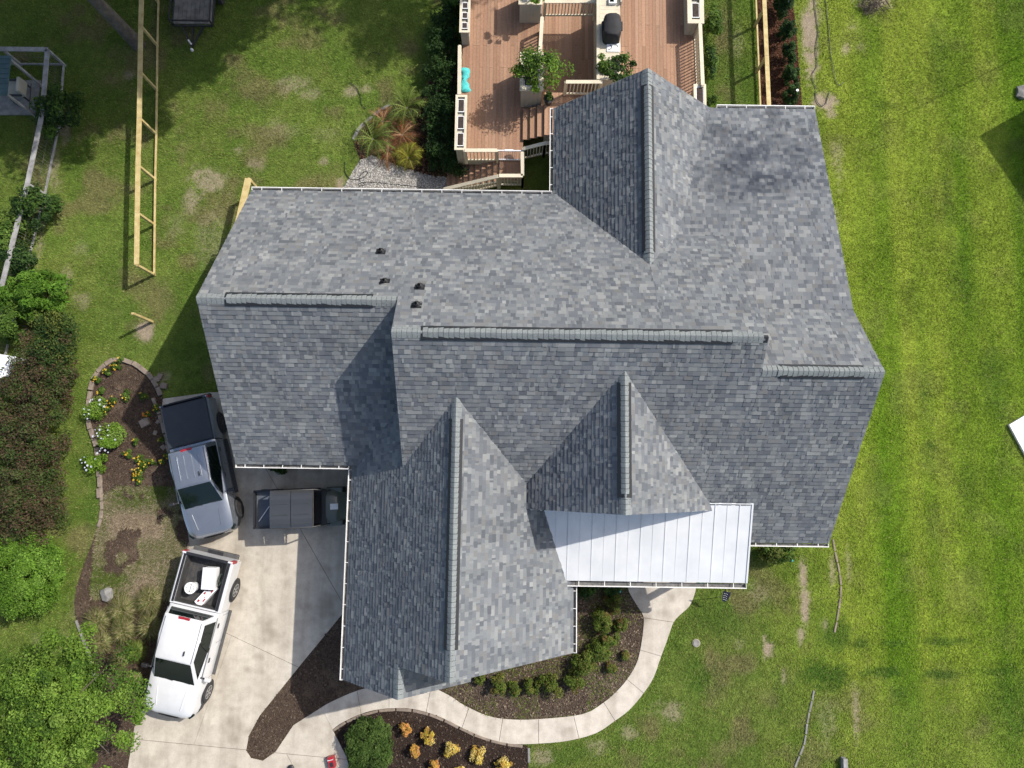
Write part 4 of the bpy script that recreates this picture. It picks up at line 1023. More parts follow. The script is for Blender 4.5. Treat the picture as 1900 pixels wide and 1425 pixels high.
# trees
def tree(name, base, h, cr, crown_h, label, n, size, cols, clumps, trunk_r=.2, cc=None, group=None, aspect=.5, clr=.26, limbs=7, shell=.45):
    root = empty(name, base, label, 'tree', group); b = Vector(base); c = Vector(cc) if cc else b+Vector((0, 0, crown_h))
    m = MB(); m.tube(smoothpath([b-Vector((0, 0, .1)), b+(c-b)*.35+Vector((.05, .05, 0)), b+(c-b)*.75, c+Vector((0, 0, cr[2]*.5))], 4), trunk_r, 9, trunk_r*.25)
    m.build('trunk', M['bark'], root, smooth=60)
    br = MB()
    for i in range(limbs):
        a = 2*PI*i/limbs+random.uniform(-.3, .3); s = b+(c-b)*random.uniform(.55, .95); e = c+Vector((cr[0]*.75*math.cos(a), cr[1]*.75*math.sin(a), cr[2]*random.uniform(-.3, .5)))
        br.tube(smoothpath([s, (s+e)/2+Vector((0, 0, .2)), e], 4), trunk_r*.35, 6, trunk_r*.08)
    br.build('branch', M['bark'], root, smooth=60)
    foliage('crown', root, tuple(c), cr, n, size, cols, clumps, clr, shell, aspect)
    return root
tc = at(105, 1330, 3.0)
tree('leafy_tree', (tc.x-.1, tc.y-.2, 0), 4.5, (3.1, 2.8, 1.8), 3.0, 'broad bright green leafy tree filling the bottom left corner', 62000, .095, [(.095, .17, .02), (.125, .21, .026), (.068, .13, .015), (.155, .24, .04), (.048, .095, .012)], 260, .13, cc=tuple(tc), clr=.13, limbs=9, shell=.3)
tt = at(258, 84); tree('shade_tree', (tt.x, tt.y, 0), 16, (5.4, 3.9, 3.4), 12.5, 'tall tree whose grey trunk leans in at the top left corner', 26000, .34, G_MID, 90, .30, cc=(tt.x-1.9, tt.y+1.0, 9.6), clr=.24)
tree('shade_tree', (-24.5, 20.5, 0), 12, (4.6, 3.5, 2.4), 8.8, 'added low dense tree blocking the sky over the top left corner', 15000, .34, G_DARK, 70, .25, cc=(-19.2, 18.2, 8.8), clr=.3)  # unseen crown added to keep sky and sun off the corner
tree('shade_tree', (-13.2, 25.5, 0), 12, (4.2, 3.8, 2.4), 9.2, 'added low dense tree blocking the sky above the trailer tongue, out of frame', 15000, .34, G_DARK, 70, .25, cc=(-13.0, 20.6, 9.4), clr=.3)  # second unseen crown, added to darken the ground near the trailer
# trees standing outside the frame that shade the yard
for i, (x, y, h, r, n, lab) in enumerate([(-10.0, 23.5, 11.5, (5.0, 3.8, 3.2), 22000, 'shade tree behind the trailer, beyond the top frame edge'), (-4.5, 25.5, 12.5, (4.4, 3.8, 2.8), 20000, 'shade tree beyond the top frame edge left of the deck'), (-19.5, 26.0, 13, (5.0, 3.9, 3.2), 20000, 'shade tree beyond the top left corner'), (2.5, 27.0, 12, (2.6, 2.6, 2.2), 3200, 'shade tree beyond the top frame edge behind the deck'), (-6.5, 22.2, 12, (3.8, 3.2, 2.6), 15000, 'shade tree just beyond the top frame edge right of the trailer'), (-22.0, 13.5, 10, (4.0, 4.8, 3.0), 14000, 'added big tree beyond the left frame edge, blocking the sky over the patio'), (-12.0, 21.5, 10.0, (4.6, 3.6, 3.0), 16000, 'added broad tree blocking the sky above the trailer, crown out of frame'), (4.2, 24.0, 11, (2.4, 2.0, 1.8), 2200, 'thin shade tree just beyond the top frame edge behind the deck')]):  # the patio tree and the broad trailer tree are added to block skylight
    tree('shade_tree', (x, y, 0), h+3, r, h, lab, n, .30, G_MID, 60, .26, clr=.28)
for i, (x, y, h, r, n, cc_, lab) in enumerate([(24.5, 19.5, 18.5, (2.6, 2.2, 1.8), 1500, (20.6, 17.6, 18.5), 'tall sparse pine beyond the upper right corner, nearest the house')]):
    tree('pine_tree', (x, y, 0), h+3, r, h, lab, n, .22, G_DARK, 40, .028, cc=cc_, clr=.32, aspect=.3, limbs=4)

# behind the house: hedge by the deck, sago palms
hedge('clipped_hedge', [(832, 30), (822, 90), (815, 150), (818, 220), (822, 280), (832, 310)], .55, 1.25, 13000, 'dark evergreen hedge growing along the left side of the deck', 'hedge', G_DARK, .11, 110)
shrub('leafy_shrub', 838, 18, 26, 1.3, 'mid green shrub at the top end of the deck hedge', 'shrub', G_MID+G_DARK[:2], 2500, .11)
def sago(px, py, h, R, nf, cols, label, dead=False):
    p = at(px, py, h*.6); root = empty('sago_palm', (p.x, p.y, 0), label, 'palm', 'sago palms in the bed behind the house')
    MB().lathe((p.x, p.y, -.02), [(.16, 0), (.18, .1), (.12, h*.5), (.05, h*.62)], 10).build('trunk', M['bark'], root, smooth=50)
    for i in range(nf):
        VV, FF, CC = [], [], []
        a = 2*PI*i/nf*2.4+random.random()*.5; L = R*random.uniform(.75, 1.1); lift = random.uniform(.15, .55)*(0.4 if dead else 1); cb = np.array(random.choice(cols))*random.uniform(.75, 1.25); nk = 15; rw = .014
        for k in range(nk+1):
            t_ = k/nk; r = .04+L*t_; z = max(h*.6+lift*math.sin(t_*PI*.75)-.25*t_*t_*(1.6 if dead else .7), .03)
            for sd in (-1, 1): VV.append((p.x+r*math.cos(a)-sd*rw*math.sin(a), p.y+r*math.sin(a)+sd*rw*math.cos(a), z))
        for k in range(nk):
            b = 2*k; FF += [(b, b+2, b+3), (b, b+3, b+1)]; CC += [cb*1.15, cb*1.15]
            ll = .25*math.sin(PI*min(1, .12+(k/nk)*.9))+.03; m0 = VV[b]
            for sd in (-1, 1):
                bb = a+sd*(1.0 if not dead else .7)*random.uniform(.85, 1.15); e0_ = 0 if sd < 0 else 1; q0 = VV[b+e0_]; q1 = VV[b+2+e0_]
                VV.append((q0[0]+ll*math.cos(bb), q0[1]+ll*math.sin(bb), q0[2]-.06*random.random()))
                # narrow leaflet rooted on the rib
                mid_ = tuple(q0[x]*.62+q1[x]*.38 for x in range(3)); VV.append(mid_)
                FF.append((b+e0_, len(VV)-1, len(VV)-2)); CC.append(cb*random.uniform(.7, 1.3))
        mesh_np('frond', np.array(VV), np.array(FF), np.array(CC), M['leaf'], root)
SG = [(.085, .12, .02), (.11, .15, .03), (.13, .17, .04)]; SB = [(.21, .085, .03), (.26, .13, .055), (.15, .065, .03), (.30, .17, .085), (.11, .10, .03)]
sago(755, 200, .7, 1.0, 18, SG, 'green sago palm at the top of the cluster behind the house')
sago(710, 225, .6, .8, 18, SB+SG[:1], 'rusty brown sago palm beside the edging stones', True)
sago(692, 258, .6, .95, 16, SG, 'green sago palm at the left end of the cluster')
sago(746, 250, .6, .9, 20, SB, 'dead orange brown sago palm in the middle of the cluster', True)
sago(720, 278, .5, .75, 18, SB+[(.3, .22, .12)], 'dry brown sago palm nearest the gravel', True)
sago(758, 293, .5, .65, 20, [(.17, .18, .02), (.22, .21, .03), (.14, .13, .02)], 'yellow green sago palm at the lower right of the cluster')
def edging(name, px, L, w, h, label, mat='stone', gap=.012, jit=.02, z=0):
    """row of edging stones along a pixel path; each stone is a part"""
    pts = smoothpath([Vector((*at2(x, y), 0)) for x, y in px], 10); root = empty(name, pts[len(pts)//2], label, 'edging')
    acc = 0; i = 0; cur = pts[0].copy(); seg = []
    d_acc = 0; last = pts[0]; nodes_ = [pts[0]]
    for p in pts[1:]:
        d_acc += (p-last).length; last = p
        if d_acc >= L: nodes_.append(p); d_acc = 0
    for a, b in zip(nodes_[:-1], nodes_[1:]):
        d = (b-a); q = MB().bar(a+d*.04+Vector((random.uniform(-jit, jit), random.uniform(-jit, jit), h/2+z)), b-d*.04+Vector((random.uniform(-jit, jit), random.uniform(-jit, jit), h/2+z+random.uniform(-.01, .01))), w*random.uniform(.9, 1.1), h)
        q.build('edging_stone', M[mat], root, bevel=.012, seg=1)
edging('stone_edging', [(655, 262), (668, 238), (690, 218), (712, 202), (735, 190)], .42, .13, .10, 'curved row of pale stones edging the sago palm bed', 'greystone')
edging('stone_edging', [(187, 925), (183, 840), (170, 800), (165, 770), (168, 735), (175, 703), (192, 680), (215, 667), (245, 672), (272, 690), (292, 715), (303, 745)], .36, .17, .12, 'tan stone edging round the top of the left flower bed')
edging('stone_edging', [(187, 880), (190, 930), (189, 960), (180, 985)], .3, .13, .1, 'short stretch of stone edging on the lower left bed border')
edging('stone_edging', [(142, 1150), (155, 1185), (172, 1230), (180, 1275)], .5, .08, .08, 'dark low edging on the bottom left bed border', 'greystone', jit=.005)
edging('stone_edging', [(617, 1356), (639, 1341), (679, 1324), (718, 1317), (758, 1317), (789, 1323), (824, 1336), (858, 1353), (889, 1367), (924, 1378), (955, 1383), (978, 1385)], .6, .1, .05, 'thin tan border between curved walkway and golden shrub bed', jit=.003)
edging('stone_edging', [(981, 1386), (982, 1405), (979, 1440)], .5, .09, .06, 'pale edging at the right end of the golden shrub bed', 'greystone', jit=.005)
edging('stone_edging', [(1545, 1000), (1550, 1030), (1558, 1065), (1560, 1100), (1556, 1130), (1552, 1155), (1545, 1180), (1538, 1188)], .42, .075, .035, 'curved row of tan stones in the grass right of the house front', jit=.01)
edging('stone_edging', [(1510, 1280), (1503, 1315), (1497, 1345), (1492, 1380), (1482, 1405), (1468, 1440)], .38, .08, .035, 'grey stone row running to the bottom edge in the front lawn', 'greystone', jit=.01)
edging('stone_edging', [(352, 1005), (340, 1050), (300, 1180), (270, 1290), (250, 1350)], .9, .07, .06, 'thin brick edging between driveway and the left bed', 'stone', jit=.003)
edging('stone_edging', [(285, 738), (296, 766), (306, 800), (316, 845)], .34, .12, .12, 'stone border half hidden beside the silver pickup')
# stacked stones and rocks
def rock(name, px, py, s, label, mat='stone', flat=.6, cat='stone', parent=None, boxy=False):
    p = at(px, py, s*flat*.3); me = bmesh.new(); bmesh.ops.create_icosphere(me, subdivisions=2, radius=1)
    for v in me.verts:
        q = v.co.copy()
        if boxy: q = Vector([max(-.75, min(.75, c*1.3)) for c in q])
        f = 1+.16*math.sin(q.x*5+px)+.12*math.sin(q.y*7+py)
        if boxy: f = 1+(f-1)*.3
        v.co = Vector((q.x*s*f, q.y*s*.85*f, q.z*s*flat*f))
    m = bpy.data.meshes.new(name); me.to_mesh(m); me.free(); m.shade_smooth(); m.set_sharp_from_angle(angle=math.radians(30))
    o = link(name, m, None, M[mat]); o.location = (p.x, p.y, s*flat*.55); o.rotation_euler = (0, 0, px*.7); tag(o, label, cat); return o
rock('boulder', 200, 1102, .27, 'pale grey boulder in the left bed above the feather grass', 'greystone', .6, 'boulder')
rock('block_stone', 270, 784, .25, 'large pinkish block stone lying in the left flower bed', 'stone', .5, boxy=True)
rock('block_stone', 293, 783, .10, 'small pale brick nearest the pickup tailgate side', 'stone', .5, boxy=True)
rock('block_stone', 289, 803, .12, 'upright pale brick below the large block stone', 'stone', .6, boxy=True)
rock('block_stone', 304, 830, .13, 'tan brick beside the silver pickup cab', 'stone', .5, boxy=True)
rock('block_stone', 292, 704, .17, 'left stone of the loose stack outside the bed corner', 'stone', .6, boxy=True)
rock('block_stone', 305, 716, .18, 'right stone of the loose stack outside the bed corner', 'stone', .6, boxy=True)
rock('block_stone', 298, 698, .14, 'upper small stone of the loose stack outside the bed corner', 'stone', .7, boxy=True)

# flowers
def flowers(px, py, rpx, h, n, label, cols, ncols, size=.09, leaves=350, leafcols=G_MID, cat='flowers'):
    p = at(px, py, h*.6); r = rpx*(H-h*.6)/F; root = empty('flower_clump', (p.x, p.y, 0), label, cat, 'flowering plants in the left bed')
    foliage('foliage', root, (p.x, p.y, h*.45), (r, r, h*.45), leaves, .075, leafcols, 8, .5, .4)
    a0 = rng.uniform(0, 2*PI, n); r0_ = r*np.sqrt(rng.random(n))*.95
    P = np.stack([p.x+r0_*np.cos(a0), p.y+r0_*np.sin(a0), h*rng.uniform(.85, 1.08, n)], 1)
    VV, FF, CC = [], [], []
    for q in P:
        s = size*random.uniform(.6, 1.1); c = np.array(random.choice(cols))*random.uniform(.85, 1.1)
        for k in range(5):
            a = 2*PI*k/5+random.random()*.2; b = len(VV)
            for rr, da, dz in ((0, 0, .0), (s*.55, -.5, .012), (s*.75, 0, .0), (s*.55, .5, .012)): VV.append((q[0]+rr*math.cos(a+da), q[1]+rr*math.sin(a+da), q[2]+dz))
            FF.append((b, b+1, b+2, b+3)); CC.append(c)
    mesh_np('blossom', np.array(VV), np.array(FF), np.array(CC), M['petal'], root)
YEL = [(.62, .42, .03), (.68, .50, .06), (.60, .34, .02)]; ORG = [(.62, .25, .02), (.55, .18, .02)]; WHT = [(.60, .64, .75), (.70, .72, .78)]
for px, py, r, n, lab in [(222, 668, 5, 7, 'small yellow flowers at the very top of the left bed'), (213, 680, 8, 12, 'yellow flower clump just below the top edging'), (197, 690, 5, 7, 'yellow flowers on the upper left bed corner'), (179, 705, 6, 8, 'golden flowers against the upper left edging stones'), (188, 725, 6, 6, 'yellow green clump above the white flowered plant'),
      (235, 733, 9, 8, 'loose yellow flower patch in the middle of the dark mulch'), (266, 735, 7, 8, 'orange yellow flowers right of the bed centre'), (212, 745, 9, 12, 'orange flowers hugging the white flowered plant'), (292, 757, 6, 7, 'yellow flowers by the pickup tail corner'), (198, 760, 5, 5, 'single bright orange clump inside the white flowers'),
      (252, 820, 5, 5, 'few yellow flowers right of the white flowered plant'), (236, 842, 7, 8, 'orange yellow clump touching the lower white flowers'), (258, 852, 8, 12, 'row of golden flowers in the lower mulch, upper end'), (267, 860, 7, 10, 'row of golden flowers in the lower mulch, lower end'), (283, 857, 5, 4, 'pale orange pair beside the golden row'), (299, 857, 5, 3, 'single golden bloom nearest the pickup cab'),
      (255, 878, 10, 22, 'dense golden yellow flower clump low in the bed'), (256, 892, 6, 8, 'small golden clump under the dense one'), (312, 845, 6, 4, 'yellow leafed sprig beside the pickup door'), (300, 815, 5, 4, 'yellow sprig between the loose bricks and pickup')]:
    flowers(px, py, r*1.15, .32, max(3, int(n*.6)), lab, YEL, 0, .055, 330)
flowers(272, 768, 5, .3, 5, 'orange red flowers above the large block stone', ORG, 0)
flowers(183, 760, 24, .7, 13, 'upper half of the pale green plant with white blossoms', WHT, 0, .065, 2600, G_BRIGHT+[(.2, .3, .06)])
flowers(198, 815, 30, .75, 18, 'large pale green plant dotted with white blossoms over the edging', WHT, 0, .065, 3600, G_BRIGHT+[(.2, .3, .06)])
flowers(172, 858, 20, .6, 9, 'white flowered tail of the plant spilling onto the lawn strip', WHT, 0, .065, 1500, G_BRIGHT)

# grasses
def tuft(px, py, R, h, n, cols, label, name='feather_grass', group='feather grasses beside the driveway', cat='grass clump'):
    p = at(px, py, .15); root_c = np.array([p.x, p.y])
    a = rng.uniform(0, 2*PI, n); L = R*rng.uniform(.5, 1.1, n); hh = h*rng.uniform(.5, 1.0, n); dr = np.clip(1.1-L/R, 0, 1)
    bx = p.x+rng.normal(0, R*.12, n); by = p.y+rng.normal(0, R*.12, n); w = .008
    lean = np.array([-.25*R, -.12*R])
    mx, my = bx+np.cos(a)*L*.45+lean[0]*.4, by+np.sin(a)*L*.45+lean[1]*.4; ex, ey = bx+np.cos(a)*L+lean[0], by+np.sin(a)*L+lean[1]
    ox, oy = -np.sin(a)*w, np.cos(a)*w
    V = np.stack([np.stack([bx-ox, by-oy, np.zeros(n)], 1), np.stack([bx+ox, by+oy, np.zeros(n)], 1), np.stack([mx+ox, my+oy, hh], 1), np.stack([mx-ox, my-oy, hh], 1), np.stack([ex, ey, hh*.62], 1), np.stack([ex, ey, hh*.6], 1)], 1).reshape(-1, 3)
    b = np.arange(n)[:, None]*6; Fq = np.concatenate([b+np.array([[0, 1, 2, 3]]), b+np.array([[3, 2, 4, 5]])])
    c = np.array(cols)[rng.integers(0, len(cols), n)]*rng.uniform(.75, 1.25, (n, 1))
    o = mesh_np(name, V-np.array([p.x, p.y, 0]), Fq, np.tile(c, (2, 1)), M['leaf']); o.location = (p.x, p.y, 0); tag(o, label, cat, group); return o
FG = [(.20, .19, .07), (.26, .23, .11), (.15, .17, .05), (.30, .26, .14), (.11, .15, .035)]
for px, py, R, lab in [(188, 1150, .55, 'feathery pale grass clump at the left end of the upper row'), (234, 1130, .62, 'feathery pale grass clump in the middle of the upper row'), (284, 1112, .6, 'feathery pale grass clump nearest the truck bed'), (236, 1168, .55, 'feathery grass clump in the middle of the second row'), (285, 1160, .55, 'feathery grass clump beside the white truck cab'), (195, 1190, .5, 'feathery grass clump at the left of the lower row'), (260, 1205, .42, 'rounder green grass clump in the lower row'), (225, 1225, .4, 'dry tan grass clump low in the bed'), (252, 1260, .45, 'feathery grass clump half under the leafy tree')]:
    tuft(px, py, R, .45, 900, FG if 'green' not in lab else [(.13, .18, .03), (.17, .2, .05)], lab)
# weeds and dead grass in the beds
def weeds(name, px0, py0, px1, py1, n, label, cols, P, h=.14):
    x0, y0 = at2(px0, py1); x1, y1 = at2(px1, py0); x = rng.uniform(x0, x1, n); y = rng.uniform(y0, y1, n)
    k = in_poly(x, y, P) & (vnoise(x, y, 1.1, 3) > .42); x, y = x[k], y[k]; n = len(x); a = rng.uniform(0, 2*PI, n); L = h*rng.uniform(.5, 1.3, n); w = .012
    c = np.array(cols)[np.clip((vnoise(x+3, y, .9, 2)*1.3*len(cols)+rng.normal(0, .7, n)-.3).astype(int), 0, len(cols)-1)]*rng.uniform(.7, 1.3, (n, 1))
    V = np.stack([np.stack([x-np.sin(a)*w, y+np.cos(a)*w, np.full(n, .01)], 1), np.stack([x+np.sin(a)*w, y-np.cos(a)*w, np.full(n, .01)], 1), np.stack([x+np.cos(a)*L, y+np.sin(a)*L, .02+L*.5], 1)], 1).reshape(-1, 3)
    o = mesh_np(name, V, np.arange(3*n).reshape(-1, 3), c, M['leaf']); tag(o, label, 'weeds', kind='stuff'); return o
WD = [(.34, .27, .18), (.27, .21, .14), (.37, .30, .21), (.13, .15, .04), (.31, .25, .17), (.10, .14, .025)]
weeds('dead_grass', 170, 905, 352, 1110, 42000, 'patchy dead grass and weeds low in the left bed', WD, WP['bl'])
weeds('dead_grass', 820, 1060, 1195, 1335, 9000, 'thin weeds sprouting in the front bed', [(.10, .15, .02), (.13, .17, .03), (.2, .16, .09)], WP['bf'])

# front bed shrubs (rose like)
RS = [(.08, .12, .018), (.11, .14, .025), (.06, .095, .015), (.13, .14, .03), (.09, .13, .02), (.15, .10, .035)]
for px, py, r, h, lab in [(925, 1270, 15, .6, 'small olive shrub at the left end of the front bed row'), (955, 1278, 11, .45, 'tiny olive shrub second from the left in the front bed row'), (987, 1273, 13, .6, 'small olive shrub third from the left in the front bed row'), (1026, 1268, 19, .7, 'reddish green shrub in the middle of the front bed row'), (1068, 1262, 17, .7, 'olive shrub below the roof corner in the front bed'),
      (1085, 1230, 20, .8, 'orange tinged shrub beside the roof corner in the front bed'), (1110, 1208, 19, .8, 'olive shrub halfway along the walkway side of the front bed'), (1128, 1183, 17, .7, 'bushy olive shrub above the halfway one in the front bed'), (1118, 1150, 18, .8, 'red tipped shrub upper middle of the front bed'), (1140, 1120, 17, .7, 'green shrub nearest the porch end of the walkway'), (1135, 1240, 10, .4, 'pale silvery weed clump near the walkway curve'), (1152, 1160, 12, .5, 'small leafy plant by the walkway neck'), (1090, 1088, 22, .7, 'dark shrub in the porch gutter shade'), (1135, 1090, 16, .6, 'dark green plant under the porch eave'), (890, 1258, 10, .4, 'small green weed under the small gable'), (1160, 1215, 8, .3, 'bright weed at the walkway edge')]:
    shrub('rose_shrub', px, py, r*1.15, h, lab, 'shrub', RS if 'dark' not in lab else G_DARK+G_MID[:1], int(900+r*90), .075, 16, .42, stems=3)
# golden shrubs of the bottom bed
for px, py, r, ry, lab in [(751, 1353, 12, 13, 'golden orange shrub closest to the curved walkway top'), (795, 1367, 13, 17, 'yellow shrub second along the walkway side'), (771, 1394, 11, 13, 'small orange shrub right of the round dark bush'), (839, 1390, 16, 18, 'big golden shrub in the middle of the bottom bed'), (884, 1404, 14, 17, 'yellow green shrub right of the middle one'), (935, 1420, 17, 12, 'yellow shrub at the right end cut by the bottom edge'), (804, 1420, 12, 9, 'orange yellow shrub cut by the bottom edge'), (853, 1430, 10, 8, 'golden shrub top just showing at the bottom edge')]:
    shrub('golden_shrub', px, py, r, .55, lab, 'shrub', GOLD if 'orange' not in lab else [(.5, .24, .07), (.46, .28, .06), (.5, .3, .1)], 900, .085, 14, .4, .45, 'golden shrubs in the bottom bed', ry, .15, stems=3)
shrub('round_shrub', 684, 1382, 50, 1.0, 'large round dark green shrub between driveway and golden shrubs', 'shrub', [(.05, .09, .018), (.065, .115, .022), (.04, .075, .014), (.085, .13, .03)], 12000, .085, 100, .2, .45, None, 54, .18, 5, None, .75)
# shrubs against the house
shrub('leafy_shrub', 1443, 1022, 40, .9, 'glossy green shrub under the right front eave', 'shrub', G_OLIVE+G_MID, 2200, .1, 16, rypx=26)
shrub('leafy_shrub', 517, 862, 24, .7, 'dark green shrub under the garage eave', 'shrub', G_DARK+G_MID[:2], 1800, .1, 14, rypx=18)
shrub('leafy_shrub', 1325, 40, 22, 1.0, 'bright green shrub right of the deck, upper', 'shrub', G_MID+G_BRIGHT[:1], 2200, .1, 16, rypx=32)
shrub('leafy_shrub', 1318, 110, 15, .9, 'dark green shrub right of the deck, lower', 'shrub', G_MID+G_DARK[:2], 1800, .1, 14, rypx=40)
shrub('leafy_shrub', 1322, 185, 12, .6, 'small green plant at the deck planter foot by the roof', 'shrub', G_MID, 700, .09, 8)
for px, py, r, ry, lab in [(1452, 10, 18, 30, 'dark hedge shrub at the top of the right fence, with white bloom'), (1458, 60, 17, 24, 'dark hedge shrub second from the top by the right fence'), (1462, 100, 17, 24, 'dark hedge shrub in the middle of the right fence row'), (1466, 140, 17, 22, 'dark hedge shrub by the right fence near the hose end'), (1468, 175, 18, 24, 'dark hedge shrub at the roof corner with white blooms')]:
    r_ = shrub('hedge_shrub', px, py, r, 1.1, lab, 'shrub', G_DARK, 2200, .11, 16, .36, group='dark shrubs along the right fence', rypx=ry)
    if 'bloom' in lab:
        q = at(px+12, py-8, 1.1)
        MB().lathe((q.x, q.y, 1.05), [(.055, .04), (.03, .01), (.0, 0)], 8).build('blossom', M['white'], r_)
# planter trees on the deck
p = at(1000, 128, 3.2); tree('planter_tree', (at(987, 132, 2.5).x, at(987, 132, 2.5).y, 2.45), 1.4, (1.05, .85, .6), .8, 'small leafy tree spreading from the central deck planter', 3600, .10, G_BRIGHT+G_MID, 34, .05, cc=(p.x, p.y, 3.25), clr=.3, limbs=6)
p = at(1143, 125, 2.7); tree('planter_tree', (p.x, p.y, ZH), 1.2, (.85, .6, .45), .9, 'dark leafy bush on the deck beside the roof peak', 1700, .12, G_MID+G_DARK, 20, .04, cc=(p.x, p.y, 2.75), clr=.3, limbs=5)
p = at(985, 2, 2.8); tree('planter_tree', (p.x, p.y+.3, 2.4), 1.0, (.6, .5, .35), .5, 'leafy plant in the top deck planter cut by the frame', 700, .1, G_BRIGHT, 10, .04, cc=(p.x, p.y+.2, 2.75), limbs=4)
p = at(1018, 184, ZH+.25); po = empty('potted_plant', (p.x, p.y, ZH), 'dark pot with a small plant at the foot of the central planter', 'plant')
MB().lathe((p.x, p.y, ZH), [(.13, 0), (.19, .28), (.2, .3), (.17, .3), (.15, .25)], 16).build('pot', M['black'], po, smooth=40); foliage('foliage', po, (p.x, p.y, ZH+.38), (.2, .2, .15), 260, .09, G_MID, 8)

# ================================================================== VEHICLES (local frame: +x forward, +y left)
def wheel(root, x, y, r, w, side, rimmat='rim'):
    o = MB().lathe((x, y, r), [(r*.62, -w/2*.9), (r*.95, -w/2), (r, -w/2*.8), (r, w/2*.8), (r*.95, w/2), (r*.62, w/2*.9)], 28, 'y').build('wheel', M['rubber'], root, local=True, smooth=40)
    m = MB().lathe((x, y+side*w*.36, r), [(.0, .0), (r*.62, 0.0)][::-1], 24, 'y')
    m.lathe((x, y+side*w*.40, r), [(r*.16, -.02), (r*.16, .02)], 12, 'y')
    m.build('hub', M['blacksteel'], o, local=True)
    sp = MB()
    for k in range(6):
        a = 2*PI*k/6; c = Vector((x+math.cos(a)*r*.34, y+side*w*.42, r+math.sin(a)*r*.34)); e = Vector((math.cos(a), 0, math.sin(a)))
        sp.bar(c-e*r*.30, c+e*r*.30, .055, .03, up=(0, 1, 0))
    sp.lathe((x, y+side*w*.42, r), [(r*.56, -.02), (r*.64, -.02), (r*.64, .02), (r*.56, .02), (r*.56, -.02)], 24, 'y')
    sp.build('rim', M[rimmat], o, local=True)
def gquad(root, name, mat, pts, inset=0.0, push=.006):
    P = [Vector(p) for p in pts]; c = sum(P, Vector())/len(P); n = (P[1]-P[0]).cross(P[2]-P[0]).normalized()
    if n.dot(c-Vector((0, 0, .9))) < 0: n = -n
    P = [p+(c-p).normalized()*inset+n*push for p in P]
    m = MB(); k = len(P); m.v = [tuple(p) for p in P]+[tuple(p-n*.012) for p in P]; m.f = [tuple(range(k)), tuple(range(2*k-1, k-1, -1))]+[(i, (i+1) % k, k+(i+1) % k, k+i) for i in range(k)]
    return m.build(name, M[mat], root, local=True)
